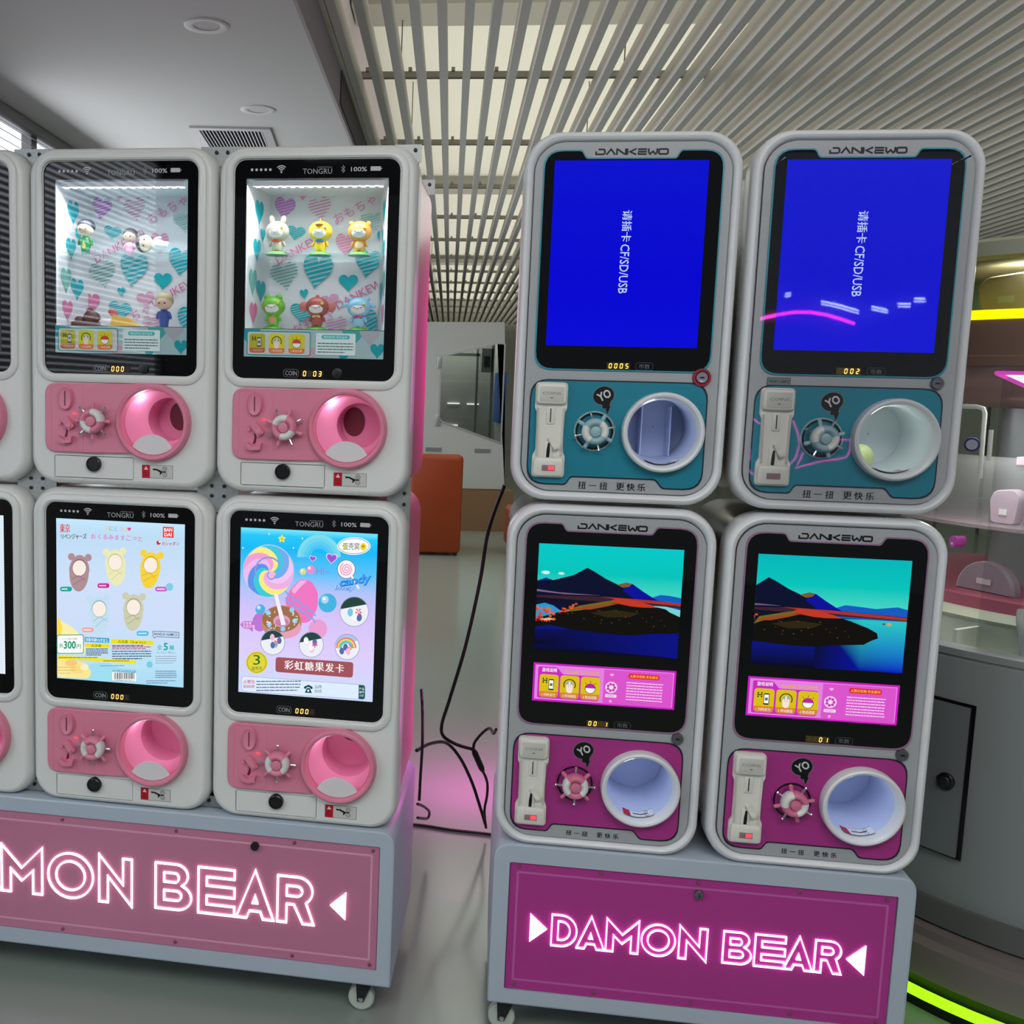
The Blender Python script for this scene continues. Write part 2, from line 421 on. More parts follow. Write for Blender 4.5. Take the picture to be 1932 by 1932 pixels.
SLAT = mat('slat_white_grey', (222, 218, 216), 0.55, noise=0.03, nscale=3)
for t0, t1 in ((-3, 1.55), (1.553, 6.2), (6.203, 11.0), (11.003, 18.2), (18.203, 25.6)):      # lengths butted at the rails
    mb = MB(); mb.box(-0.021, 0.021, t0, t1, 3.08, 3.18); sl = mb.mesh('ceiling_slat', SLAT, False)
    for k in range(54):
        if room(-0.588 + 0.122 * k, t1).y < 0.5: continue
        o = link('ceiling_slat', sl, ceil); o.location = room(-0.588 + 0.122 * k, 0); o.rotation_euler = (0, 0, -RA)
RAIL = mat('rail_steel', (150, 148, 138), 0.5, 0.3)
mb = MB(); mb.box(-0.6, 6.1, -0.02, 0.02, 3.182, 3.215)
for k in range(28): mb.box(-0.55 + .244 * k, -0.53 + .244 * k, -0.03, .03, 3.215, 3.235)
rl = mb.mesh('ceiling_rail', RAIL, False)
for k in range(14):
    o = link('ceiling_rail', rl, ceil); o.location = room(0, 2.95 + 1.6 * k); o.rotation_euler = (0, 0, -RA)
# plenum beams and seams
mb = MB()
for t in (5.9, 11.0, 17.2): mb.box(-0.62, 6.1, t, t + .35, 3.50, 3.62)
bm_ = link('plenum_beam', mb.mesh('plenum_beam', mat('beam_grey', (150, 148, 138), 0.8), False), ceil); bm_.rotation_euler = (0, 0, -RA)
HANG = mat('hanger_wire', (70, 70, 66), 0.5)
mb = MB(); mb.box(-.003, .003, -.003, .003, 3.2, 3.62); hw = mb.mesh('hanger_rod', HANG, False)
for k in range(12):
    for q in range(5):
        o = link('hanger_rod', hw, ceil); o.location = room(-0.35 + 1.25 * q, 2.95 + 1.6 * k)
# lower plaster ceiling on the left with fascia
mb = MB(); rbox(mb, -2.45, -0.645, -3.5, 26, 2.85, 2.95); struct(mb.build('ceiling', GYPS))
mb = MB(); rbox(mb, -0.645, -0.63, -3.5, 26, 2.85, 3.62); struct(mb.build('trim_1', mat('fascia_mauve', (176, 166, 170), 0.7)))
mb = MB(); rbox(mb, -0.629, -0.612, -3.4, 25.6, 3.055, 3.16); struct(mb.build('trim_2', mat('edge_profile', (214, 212, 200), 0.5)))
mb = MB(); rbox(mb, -0.629, -0.622, 5.55, 14, 2.88, 3.05); struct(mb.build('trim_3', mat('brown_strip', (88, 76, 74), 0.6)))
# left wall with a blind-covered window
WALL = mat('wall_paint', (205, 204, 200), 0.8, noise=0.02, nscale=2)
mb = MB(); rbox(mb, -2.55, -2.42, -3.5, 26, 0, 1.0); rbox(mb, -2.55, -2.42, -3.5, -2.2, 1.0, 2.95); rbox(mb, -2.55, -2.42, 1.1, 3.0, 1.0, 2.95); rbox(mb, -2.55, -2.42, 14, 26, 1.0, 2.95)
struct(mb.build('wall_left', WALL))
win = struct(empty('window_1', room(-2.42, 8.5, 1.0), -RA))
WINF = mat('window_frame', (120, 118, 116), 0.5)
mb = MB()
for t in (-5.4, -2.6, 0.2, 3.0, 5.3): mb.box(-.07, -.01, t - .04, t + .04, 0, 1.86)
mb.box(-.07, -.01, -5.5, 5.5, 1.80, 1.86); mb.box(-.07, -.01, -5.5, 5.5, 0, .05); mb.build('window_frame', WINF, win, False)
mb = MB(); mb.box(-.10, -.09, -5.5, 5.5, 0, 1.86); mb.build('window_pane', mat('bright_window_pane', (236, 242, 250), 0.2, emit=1.5), win, False)
mb = MB(); mb.box(-0.03, 0.035, -5.5, 5.5, 1.795, 1.845); mb.build('blind_headrail', mat('headrail', (150, 150, 150), 0.5), win, False)
BL = mat('blind_slat', (205, 204, 202), 0.5); mb = MB()
mb.add([(-.02, -5.5, .010), (.02, -5.5, -.010), (.02, 5.5, -.010), (-.02, 5.5, .010), (-.02, -5.5, .014), (.02, -5.5, -.006), (.02, 5.5, -.006), (-.02, 5.5, .014)], [(0, 1, 2, 3), (4, 5, 6, 7), (0, 1, 5, 4), (2, 3, 7, 6), (1, 2, 6, 5), (3, 0, 4, 7)])
bsm = mb.mesh('blind_slat', BL, False)
for k in range(32):
    o = link('blind_slat', bsm, win); o.location = (0.0, 0, 1.77 - 0.046 * k)
mb = MB()
for t in (-4.6, -3.4, -2.0, -.6, .8, 2.2): mb.box(.018, .022, t - .012, t + .012, .1, 1.8)
mb.build('blind_tape', mat('blind_tape', (190, 190, 188), .6), win, False)
# second window of the same wall, beside the aisle (outside the frame, mirrored in the machine glass)
win2 = struct(empty('window_2', room(-2.42, -0.55, 1.0), -RA))
mb = MB()
for t in (-1.62, 0.0, 1.62): mb.box(-.07, -.03, t - .03, t + .03, 0, 1.86)
mb.box(-.07, -.03, -1.65, 1.65, 1.80, 1.86); mb.box(-.07, -.03, -1.65, 1.65, 0, .05); mb.build('window_frame', WINF, win2, False)
mb = MB(); mb.box(-.10, -.09, -1.65, 1.65, 0, 1.86); mb.build('window_pane', mat('daylight_pane', (232, 240, 250), 0.2, emit=5.0), win2, False)
mb = MB()
mb.add([(-.009, -1.65, .0125), (.009, -1.65, -.0125), (.009, 1.65, -.0125), (-.009, 1.65, .0125), (-.009, -1.65, .0140), (.009, -1.65, -.0110), (.009, 1.65, -.0110), (-.009, 1.65, .0140)], [(0, 1, 2, 3), (4, 5, 6, 7), (0, 1, 5, 4), (2, 3, 7, 6), (1, 2, 6, 5), (3, 0, 4, 7)])
bs2 = mb.mesh('blind_slat', mat('grey_blind_slat', (120, 122, 124), .5), False)
for k in range(54):
    o = link('blind_slat', bs2, win2); o.location = (0.0, 0, 1.82 - 0.0335 * k)
# far and right walls
mb = MB(); rbox(mb, -2.5, 9, 25.8, 26, 0, 4.0); struct(mb.build('wall_back', mat('wall_back_paint', (196, 198, 190), 0.8)))
mb = MB(); rbox(mb, 5.9, 6.0, 5.5, 26, 0, 3.95); struct(mb.build('wall_right', mat('wall_right_panel', (150, 158, 142), 0.45, noise=0.06, nscale=1.5)))
mb = MB()
for t in range(6, 26, 1): rbox(mb, 5.87, 5.9, t, t + .02, 0, 3.0)
struct(mb.build('trim_4', mat('joint_dark', (90, 94, 86), 0.6)))
# downlights and the air vent
def downlight(x, y, label):
    e = empty('downlight', (x, y, 2.85)); tag(e, label, 'ceiling light', 'downlights in the plaster ceiling')
    mb = MB(); mb.zlathe([(0.056, -.002), (0.085, -.006), (0.092, -.003), (0.092, 0)], n=40); mb.build('trim_ring', mat('downlight_trim', (214, 212, 212), .5), e)
    mb = MB(); mb.zlathe([(0.056, -.002), (0.05, .028), (.046, .032)], n=32, cap1=True); mb.build('reflector', mat('downlight_reflector', (176, 174, 178), .4), e)
downlight(-0.598, 4.367, 'round white downlight nearest the viewer in the grey plaster ceiling')
downlight(-0.494, 5.62, 'smaller looking white downlight beside the air vent')
v = empty('air_vent', (-0.68, 6.30, 2.85), -RA * .2); tag(v, 'square white ceiling air vent with dark parallel louvres', 'air vent')
mb = MB(); fo = rr(0, 0, .46, .62, .004, 1); fi = rr(0, 0, .36, .52, .004, 1)
for lo in ((fo, 0, fi, -.012),):
    mb.loft([[(p[0], p[1], 0) for p in fo], [(p[0], p[1], -.012) for p in fo], [(p[0], p[1], -.012) for p in fi], [(p[0], p[1], .0) for p in fi]])
mb.build('frame', mat('vent_white', (188, 188, 190), .5), v, False)
mb = MB(); mb.box(-.18, .18, -.26, .26, -.002, -.001); mb.build('backing', mat('vent_dark', (42, 42, 46), .7), v, False)
mb = MB(); mb.add([(-.006, -.26, -.002), (.004, -.26, -.012), (.004, .26, -.012), (-.006, .26, -.002), (-.003, -.26, -.002), (.007, -.26, -.012), (.007, .26, -.012), (-.003, .26, -.002)], [(0, 1, 2, 3), (4, 5, 6, 7), (1, 5, 6, 2)])
lv = mb.mesh('louvre', mat('vent_white', (188, 188, 190), .5), False)
for k in range(18):
    o = link('louvre', lv, v); o.location.x = -.17 + .02 * k
# ------------------------------------------------------------------ pink-panelled machines of the left block
CACHE = {}
def cached(name, key, parent, fn, mats, smooth=True, ang=35):
    if key not in CACHE: mb = MB(); fn(mb); CACHE[key] = mb.mesh(name, mats, smooth, ang)
    return link(name, CACHE[key], parent)
GZ = 0.4665                                   # glass centre above the machine's foot
def z_(v): return v + GZ
GLASS = rr(0, GZ, .345, .4476, .024, 6)
WINB = (-.149, z_(-.1785), .149, z_(.187))
CHC = (.079, z_(-.3245))                      # prize chute centre
def f_fascia(mb):
    W, H, cz = .419, .7214, (GZ * 2 - .2116) / 2
    cz = (z_(-.4665) + z_(.2549)) / 2
    def L(i, y): return P3(rr(0, cz, W - 2 * i, H - 2 * i, .058 - i * .6, 8), y)
    loops = [L(.004, .075), L(0, .07), L(0, .03)]
    for k in range(1, 7):
        a = PI / 2 * k / 6; loops.append(L(.0135 * (1 - math.cos(a)), .03 - .03 * math.sin(a)))
    mb.loft(loops, 0)
    mb.face([[(p[0], p[2]) for p in loops[-1]], rr(0, GZ, .345, .4476, .024, 6), circ(CHC[0], CHC[1], .079, 40), rr(-.0593, z_(-.4267), .1837, .0495, .003, 2)], 0)
    g = lambda o_, y: P3(rr(0, GZ, .345 + 2 * o_, .4476 + 2 * o_, .024 + o_, 6), y)
    mb.loft([g(.019, .0), g(.0175, -.005), g(.013, -.008), g(.006, -.008), g(.002, -.005), g(0, .006)], 0)
    dr = lambda o_, y: P3(rr(-.0593, z_(-.4267), .1837 + 2 * o_, .0495 + 2 * o_, .003, 2), y)
    mb.loft([dr(0, 0), dr(0, .012)], 0)
def f_body(mb):
    cz = (z_(-.4665) + z_(.2549)) / 2
    def L(i, y, r=.055): return P3(rr(0, cz, .408 - 2 * i, .712 - 2 * i, r, 8), y)
    mb.loft([L(.0, .072), L(0, .40), L(.006, .425), L(.02, .44)], 0, False, True)
def f_bezel(window):
    def fn(mb):
        if window: mb.plate([GLASS, rr(0, (WINB[1] + WINB[3]) / 2, WINB[2] - WINB[0], WINB[3] - WINB[1], .001, 1)], .003, .009)
        else: mb.plate([GLASS], .003, .009)
    return fn
def f_cpanel(mb):
    cx, cz = CHC; out = roundpoly([(-.169, z_(-.2450)), (-.169, z_(-.3955))], [.0, 0], 1)
    arc = [(cx + .084 * math.cos(a), cz + .084 * math.sin(a)) for a in [math.radians(90 - 215 * i / 40) for i in range(41)]]
    pts = roundpoly([(-.05, z_(-.245)), (-.169, z_(-.245)), (-.169, z_(-.3955)), (-.05, z_(-.3955))], [0, .026, .026, 0], 6)
    outl = pts + list(reversed(arc))
    ins = offset(outl, .0025); ins2 = offset(outl, -.0025)
    pick = ins if abs(ins[0][1] - z_(-.2475)) < .003 and ins[0][1] < outl[0][1] else ins2
    mb.loft([P3(outl, .001), P3(outl, -.006), P3(pick, -.0085)])
    mb.face([pick, circ(cx, cz, .076, 40)], -.0085)
def f_ring(mb):
    mb.lathe([(.0825, -.004), (.0828, -.014), (.081, -.0185), (.078, -.0205), (.074, -.0200), (.0710, -.0165), (.0700, -.010), (.0690, .004)], *CHC, n=56)
def f_subpanel(mb): mb.ribbon(rr(-.117, z_(-.3197), .074, .140, .006, 3), .0012, -.0090, -.0084)
def f_coinslot(mb):
    cx, cz = -.1185, z_(-.2776)
    for rx, rz, y in ((0, 0, 0),): pass
    lo = [P3(circ(cx, cz, a, 32, b), y) for a, b, y in ((.0165, .0255, -.008), (.0160, .025, -.016), (.0145, .0235, -.018), (.0125, .021, -.0165))]
    mb.loft(lo, 0, False, True)
def f_slotline(mb): mb.box(-.1195, -.1175, -.0172, -.0164, z_(-.2935), z_(-.262))
def rot2(pts, c, a): return [(c[0] + (p[0] - c[0]) * math.cos(a) - (p[1] - c[1]) * math.sin(a), c[1] + (p[0] - c[0]) * math.sin(a) + (p[1] - c[1]) * math.cos(a)) for p in pts]
def f_lever(mb):
    c = (-.1085, z_(-.336)); bar = roundpoly([(c[0] - .008, c[1] - .008), (c[0] + .009, c[1] - .008), (c[0] + .007, c[1] + .022), (c[0] - .006, c[1] + .024)], .003, 3)
    bar = rot2(bar, c, math.radians(36)); mb.plate([bar], -.020, -.008)
    mb.lathe([(.0055, -.0195), (.0055, -.0225), (.0045, -.023)], c[0], c[1], 16, cap1=True)
    mb.lathe([(.0028, -.008), (.0028, -.014), (.001, -.0145)], -.131, z_(-.333), 12, cap1=True)
def f_cup(mb):
    cz = z_(-.362); o = roundpoly([(-.1335, cz + .004), (-.1335, cz - .008), (-.124, cz - .0135), (-.104, cz - .0115), (-.1015, cz + .0035), (-.1135, cz - .0035), (-.1215, cz - .0045)], .0015, 2)
    mb.plate([o], -.022, -.008)
def f_coinreturn(mb):
    cz = z_(-.345); mb.face([[(-.1205, cz + .013), (-.1165, cz + .010), (-.1150, cz - .004), (-.1160, cz - .014), (-.1200, cz - .018), (-.1230, cz - .016), (-.1195, cz - .004)]], -.0089)
def f_flap(mb):
    cx, cz = CHC; a0, a1 = math.radians(270 - 40), math.radians(270 + 40)
    lo = circ(cx, cz, .0690, 14, None, a0, a1); ch = (lo[0], lo[-1])
    upc = circ(cx, cz - .076, .0505, 14, None, math.radians(29), math.radians(151))
    mb.plate([lo + upc], -.0125, -.0095)
def f_knob(mb): mb.lathe([(.0165, .004), (.0165, -.006), (.0160, -.008), (.0140, -.0095), (.0125, -.0095), (.0120, -.008)], -.0581, z_(-.4195), 28, cap1=True)
def f_keyway(mb): mb.box(-.0589, -.0573, -.0085, -.0079, z_(-.4255), z_(-.4135))
def f_drawer(mb): mb.box(-.0593 - .0904, -.0593 + .0904, .0010, .012, z_(-.4267) - .0233, z_(-.4267) + .0233)
def f_drawergap(mb): mb.box(-.0593 - .0917, -.0593 + .0917, .0115, .013, z_(-.4267) - .0246, z_(-.4267) + .0246)
# the twist dial: a life-ring with alternating sectors and eight spokes
def dial(parent, cx, cz, y, r, ma, mb_, hubm, turn, sr, chrome_first=True, key='L'):
    d = MB(); n = 48; prof = [(r * .42, -.020), (r * .55, -.026), (r * .72, -.0285), (r * .88, -.0265), (r, -.020), (r * 1.02, -.012), (r * .98, -.004)]
    for k, (rr_, yy) in enumerate(prof[:-1]):
        for i in range(n):
            a0, a1 = 2 * PI * i / n + turn, 2 * PI * (i + 1) / n + turn
            q = [(prof[k], a0), (prof[k], a1), (prof[k + 1], a1), (prof[k + 1], a0)]
            d.add([(cx + p[0] * math.cos(a), y + p[1], cz + p[0] * math.sin(a)) for p, a in q], [(0, 1, 2, 3)], (i // (n // 4)) % 2)
    me = d.mesh('life_ring', [ma, mb_]); import bmesh
    b = bmesh.new(); b.from_mesh(me); bmesh.ops.remove_doubles(b, verts=b.verts, dist=1e-5); b.to_mesh(me); b.free()
    ring = link('life_ring', me, parent)
    h = MB(); h.lathe([(r * .43, y - .019), (r * .42, y - .0235), (r * .36, y - .0265), (r * .2, y - .028)], cx, cz, 24, cap1=True); h.build('hub', hubm, ring)
    for k in range(8):
        a = turn + PI / 4 * k + PI / 8 * 0; ch = (k % 2 == (0 if chrome_first else 1))
        s_ = MB(); e = sr * (1.0 if ch else .97); t = r * .90
        s_.tube([(cx + q * math.cos(a), y - .011, cz + q * math.sin(a)) for q in (t, e - .004, e - .0015, e)], ([.0021, .0024, .0034, .0026] if ch else [.0038, .0042, .004, .0025]), 8)
        s_.build('spoke', CHROME if ch else hubm, ring)
    return ring
def tongru_status(p, dim=(196, 198, 200)):
    c = K(*dim); g = K(150, 152, 154)
    for k in range(5): p.circle(-.137 + .0097 * k, z_(.2043), .0029, c, n=12)
    for r in (.0045, .0085, .0125): p.ring(-.0747, z_(.1995), r, .0022, c, math.radians(45), math.radians(135), 10)
    p.circle(-.0747, z_(.1992), .0020, c, n=10)
    p.text('TONGRU', .001, z_(.2005), .0105, K(170, 172, 176), 0, wfit=.061)
    p.text('ANIMATION', .016, z_(.2085), .0030, g, 0, wfit=.030)
    b = .0062; x, z = .0543, z_(.2045)
    p.line([(x - b * .6, z - b * .6), (x + b * .6, z + b * .5), (x, z + b * 1.15), (x, z - b * 1.15), (x + b * .6, z - b * .5), (x - b * .6, z + b * .6)], .0012, g)
    p.text('100%', .087, z_(.204), .0092, c, .012, wfit=.033)
    p.rrect(.1111, z_(.2005), .1320, z_(.2092), .001, c); p.rect(.1330, z_(.2035), .1345, z_(.2062), c)
def coin_print(p, digits, ghost=None, lockx=None):
    p.line(rr(-.0456, z_(-.2112), .032, .0160, .005, 4), .0009, K(110, 112, 116), True)
    p.text('COIN', -.0456, z_(-.2112), .0095, K(176, 178, 180), 0.0, wfit=.025)
def machineL(col, row, variant, turn, label, digits):
    e = empty('capsule_machine', blockL(.42385 * col, 0, .91371 - GZ + .73071 * row), YL)
    tag(e, label, 'vending machine', 'pink-panelled machines of the left block')
    cached('front_frame', 'Lfascia', e, f_fascia, WHITE)
    cached('body_shell', 'Lbody', e, f_body, PINKBODY)
    box = variant in ('animals', 'dolls')
    gl = cached('glass_bezel', 'Lbez%d' % box, e, f_bezel(box), BLACKGLASS)
    p = Print(.0029); tongru_status(p); o = p.build('status_icons', INK, gl); o['kind'] = 'stuff'
    p = Print(.0029); coin_print(p, digits); p.build('coin_label', INK, gl)
    p = Print(.0028); p.rect(-.0235, z_(-.2185), .0235, z_(-.2045), K(16, 14, 12)); p.seg(digits, -.0165, z_(-.2114), .0098, .0110, K(255, 190, 90), K(34, 28, 24)); p.build('coin_counter', LITHI, gl)
    if box or variant == 'dark':
        mb = MB(); mb.lathe([(.011, .003), (.0108, -.001), (.009, -.0015)], .0533, z_(-.2099), 20, cap1=True); mb.box(.0526, .0540, -.0022, -.0014, z_(-.2135), z_(-.2060)); mb.build('cam_lock', mat('black_lock', (14, 14, 16), .35), gl)
    cached('control_panel', 'Lcp', e, f_cpanel, PINK)
    ch = cached('chute_ring', 'Lring', e, f_ring, PINK)
    # funnel and delivery tube behind the ring
    mb = MB(); upv = row == 1
    dx, dz, rin = (.016, .006, .048) if upv else (.010, .012, .056)
    mb.lathe([(.0686, .004), (.067, .012), (rin + .004, .045, dx, dz), (rin, .05, dx, dz)], *CHC, n=48); mb.build('chute_funnel', PINKIN, ch)
    mb = MB(); mb.lathe([(rin, .05, dx, dz), (rin * .97, .115, dx, dz)], *CHC, n=40, cap1=True); mb.build('chute_tube', PINKIN, ch)
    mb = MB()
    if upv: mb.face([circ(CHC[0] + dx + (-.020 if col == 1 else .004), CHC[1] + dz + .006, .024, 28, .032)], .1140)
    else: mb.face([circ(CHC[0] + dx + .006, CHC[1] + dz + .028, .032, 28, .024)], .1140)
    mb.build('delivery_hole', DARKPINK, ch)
    cached('chute_flap', 'Lflap', ch, f_flap, mat('pale_flap', (224, 220, 222), .5))
    pl = bpy.data.lights.new('chute_lamp', 'POINT'); pl.energy = .055; pl.color = (1, .86, .94); pl.shadow_soft_size = .012
    po = bpy.data.objects.new('chute_lamp', pl); C.objects.link(po); po.parent = e; po.location = (CHC[0] - .03, .012, CHC[1] + .045)
    cached('coin_plate', 'Lsub', e, f_subpanel, PINK)
    cs = cached('coin_slot', 'Lslot', e, f_coinslot, PINK); cached('slot_opening', 'Lslotl', cs, f_slotline, DARKPINK)
    lv_ = cached('return_lever', 'Llever', e, f_lever, PINK); cached('return_opening', 'Lret', lv_, f_coinreturn, DARKPINK)
    cached('return_cup', 'Lcup', e, f_cup, PINK)
    mb = MB(); mb.box(-.1030, -.0945, -.0095, -.0086, z_(-.3120), z_(-.3095)); mb.build('red_indicator', REDLED, e)
    dial(e, -.0520, z_(-.3247), -.012, .0265, WHITE, PINK, PINK, turn, .0425, False)
    dw = cached('coin_drawer', 'Ldrw', e, f_drawer, WHITE); cached('drawer_gap', 'Ldrg', dw, f_drawergap, BLACK)
    kn = cached('drawer_lock', 'Lknob', dw, f_knob, BLACK); 
    p = Print(-.0002); x0, x1, z0, z1 = .052, .1215, z_(-.4450), z_(-.4170)
    p.rect(x0, z0, x1, z1, K(205, 206, 200)); p.line([(x0, z0), (x1, z0), (x1, z1), (x0, z1)], .0007, K(40, 40, 40), True)
    p.rect(x0, z0, x0 + .018, z1, K(190, 24, 44)); p.poly([(x0 + .0045, z1 - .010), (x0 + .0135, z1 - .010), (x0 + .009, z1 - .0025)], K(250, 225, 225)); p.rect(x0 + .0086, z1 - .0085, x0 + .0094, z1 - .005, K(190, 24, 44))
    p.lines(x0 + .003, x0 + .015, z0 + .003, z1 - .012, 4, .0012, K(120, 10, 24))
    for q in (-.0055, .0065): p.ring(x0 + .0515, (z0 + z1) / 2 + q, .0048, .0009, K(50, 50, 50)); p.ring(x0 + .0515, (z0 + z1) / 2 + q, .002, .0007, K(50, 50, 50))
    hz = (z0 + z1) / 2
    p.poly([(x0 + .0245, hz + .007), (x0 + .034, hz + .0065), (x0 + .046, hz + .0015), (x0 + .0545, hz + .001), (x0 + .0545, hz - .0005), (x0 + .046, hz - .001), (x0 + .0425, hz - .0055), (x0 + .040, hz - .0065), (x0 + .0405, hz - .001), (x0 + .033, hz + .003), (x0 + .0245, hz + .0035)], K(24, 24, 24))
    p.build('warning_sticker', INK, e)
    return e, gl
# ---- display box behind a clear window
AQ, PK, PKL, GR = K(0, 184, 196), K(233, 128, 176), K(245, 190, 215), K(120, 190, 180)
def heart_wall(p):
    # drawn in the frame of the patterned card: x -.15...15, z from the window foot
    H = [(-.124, .145, .040, .058, AQ, 1), (-.072, .128, .045, .048, K(206, 130, 214), 1), (-.034, .160, .036, .036, K(240, 150, 200), 0), (.003, .126, .048, .050, None, 2), (.033, .158, .016, .018, K(60, 205, 205), 0), (.088, .166, .03, .02, K(90, 215, 210), 0),
         (-.133, .075, .022, .034, AQ, 1), (-.047, .078, .040, .030, AQ, 1), (.058, .055, .040, .050, K(235, 150, 185), 1), (-.142, .03, .040, .046, AQ, 1), (.105, .018, .058, .060, AQ, 1), (.132, .07, .018, .028, AQ, 0),
         (-.068, -.01, .060, .060, None, 3), (0.000, .000, .062, .075, AQ, 1), (.066, -.022, .040, .036, AQ, 0), (-.026, -.045, .018, .020, AQ, 0), (-.128, -.032, .036, .048, AQ, 1), (-.093, -.070, .036, .044, PK, 0), (.028, -.060, .04, .03, K(225, 150, 185), 1), (-.03, -.085, .052, .040, AQ, 1),
         (.115, .100, .055, .045, None, 3), (.045, -.115, .045, .05, None, 2), (.125, -.105, .055, .062, AQ, 1), (-.142, -.105, .04, .05, AQ, 1), (-.14, -.055, .035, .04, None, 3), (-.085, .165, .02, .02, K(245, 190, 210), 0)]
    for i, (x, z, w_, h_, c, st) in enumerate(H):
        if x < -.105: continue
        z += GZ; bgc = K(236, 244, 250); rt_ = (.3 if i % 3 == 0 else -.25 if i % 3 == 1 else 0) * (.6)
        if st == 0: p.heart(x, z, w_, h_, c, rt_)
        elif st == 1: p.heart(x, z, w_, h_, c, rt_, stripes=(tuple(.5 * a + .5 * b for a, b in zip(c, bgc)), 8, .25))
        elif st == 2: p.heart(x, z, w_, h_, None, rt_, stripes=(K(225, 150, 190), 8, .25))
        else: p.heart(x, z, w_, h_, None, rt_, stripes=(K(110, 185, 175), 9, .25))
    for t, x, z, h in (('おもちゃ', .075, .125, .022), ('おもちゃ', -.125, .018, .022), ('おもちゃ', -.005, -.10, .022)):
        p.text(t, x, z + GZ, h, K(225, 130, 180), 0, rot=math.radians(28))
    for x, z in ((-.030, .050), (.098, -.040)): p.text('DANKEWO', x, z + GZ, .017, K(226, 110, 160), 0, rot=math.radians(28))
def display_box(e, which):
    D = .135; x0, z0, x1, z1 = WINB
    bx0, bx1, bz0, bz1 = -.130, .116, z_(-.119), z_(.176)
    bx0 = -.128; bx1 = .117
    cab = MB()
    f0, f1 = .010, D
    cab.add([(x0, f0, z1), (x0, f0, z_(-.119)), (bx0, f1, bz0), (bx0, f1, bz1)], [(0, 1, 2, 3)])
    cab.add([(x1, f0, z1), (x1, f0, z_(-.119)), (bx1, f1, bz0), (bx1, f1, bz1)], [(0, 1, 2, 3)])
    cab.add([(x0, f0, z1), (x1, f0, z1), (bx1, f1, bz1), (bx0, f1, bz1)], [(0, 1, 2, 3)])
    cab.add([(x0, f0, z_(-.119)), (x1, f0, z_(-.119)), (bx1, f1, bz0), (bx0, f1, bz0)], [(0, 1, 2, 3)])
    cab.add([(bx0, f1, bz0), (bx1, f1, bz0), (bx1, f1, bz1), (bx0, f1, bz1)], [(0, 1, 2, 3)])
    disp = cab.build('display_box', mat('display_white', (236, 240, 244), .6), e, False)
    # printed heart card on the back and the two side walls
    p = Print(D - .0008, conv=lambda q: (min(max(q[0] * 1.065 - .020, bx0 + .001), bx1 - .001), min(max(GZ + (q[1] - GZ) * 1.065 + .013, bz0 + .001), bz1 - .001)))
    heart_wall(p); p.build('heart_pattern', INK, disp)
    for sx, xa, xb in ((-1, x0, bx0), (1, x1, bx1)):
        p = Print(0.0); rn = random.Random(3 + sx)
        for k, (t, z, w_, h_, c) in enumerate(((.55, .13, .035, .055, AQ), (.45, .05, .030, .05, AQ), (.7, -.035, .04, .05, AQ), (.3, -.085, .03, .05, PK), (.2, .10, .03, .04, PKL), (.25, -.02, .03, .06, GR), (.75, .085, .02, .03, AQ))):
            p.heart(f0 + .012 + (f1 - f0 - .03) * t, GZ + z, w_ * 1.3, h_, c)
        vs = []
        for q in p.v:
            t = (min(max(q[0], f0 + .002), f1 - .001) - f0) / (f1 - f0); vs.append((xa + (xb - xa) * t - sx * (.0006 - q[1]), f0 + (f1 - f0) * t, q[2]))
        p.v = vs; p.build('side_pattern', INK, disp)
    mb = MB(); mb.box(x0 + .012, x1 - .012, .012, .022, z1 - .014, z1 - .004); ls = mb.build('led_strip', mat('led_housing', (230, 234, 240), .4), disp, False)
    mb = MB()
    for k in range(15): mb.box(x0 + .018 + .0185 * k, x0 + .026 + .0185 * k, .0125, .0215, z1 - .0155, z1 - .0141)
    mb.build('led_chip', LEDSTRIP, ls, False)
    li = bpy.data.lights.new('display_led', 'AREA'); li.shape = 'RECTANGLE'; li.size = .27; li.size_y = .014; li.energy = 2.1; li.color = (.90, .96, 1.0)
    lo = bpy.data.objects.new('display_led', li); C.objects.link(lo); lo.parent = e; lo.location = (0, .020, z1 - .0165); lo.rotation_euler = (math.radians(-38), 0, 0)
    mb = MB(); mb.box(x0 + .006, x1 - .006, .018, D - .004, z_(.0355), z_(.0385)); mb.build('glass_shelf', SHELFGLASS, disp, False)
    # instruction card along the foot of the window
    cd = MB(); cd.box(x0, x1, .0042, .0075, WINB[1], z_(-.1205)); card = cd.build('instruction_card', mat('card_white', (225, 238, 240), .5), e, False)
    p = Print(.0041); p.rect(x0, WINB[1], x1, z_(-.1205), K(196, 232, 234))
    clampf = lambda q: (min(max(q[0], x0), x1), min(max(q[1], WINB[1]), z_(-.1208)))
    p.conv = clampf
    for (hx, hz, s_, c) in ((-.138, -.13, .05, AQ), (.085, -.128, .05, K(70, 195, 195)), (.136, -.162, .03, AQ), (.12, -.13, .045, K(200, 205, 215)), (-.01, -.172, .03, K(240, 190, 205)), (.065, -.176, .02, AQ)): p.heart(hx, GZ + hz, s_, s_ * 1.1, c)
    p.rrect(-.142, z_(-.1745), -.006, z_(-.1255), .005, K(240, 246, 244))
    p.line(rr(-.074, z_(-.150), .136, .049, .005, 3), .0022, K(40, 180, 180), True)
    icons3(p, [-.120, -.078, -.035], z_(-.1500), .034, .040, K(216, 214, 40), K(232, 120, 60))
    p.rrect(.006, z_(-.172), .09, z_(-.127), .003, K(222, 240, 240)); p.rrect(.018, z_(-.139), .078, z_(-.1305), .0042, K(60, 190, 190))
    p.text('畅玩时刻 欢乐童年', .048, z_(-.1348), .0055, K(240, 250, 250), 0, wfit=.05)
    p.lines(.010, .086, z_(-.145), z_(-.169), 4, .0022, K(90, 120, 120), 5)
    p.build('card_print', INK, card)
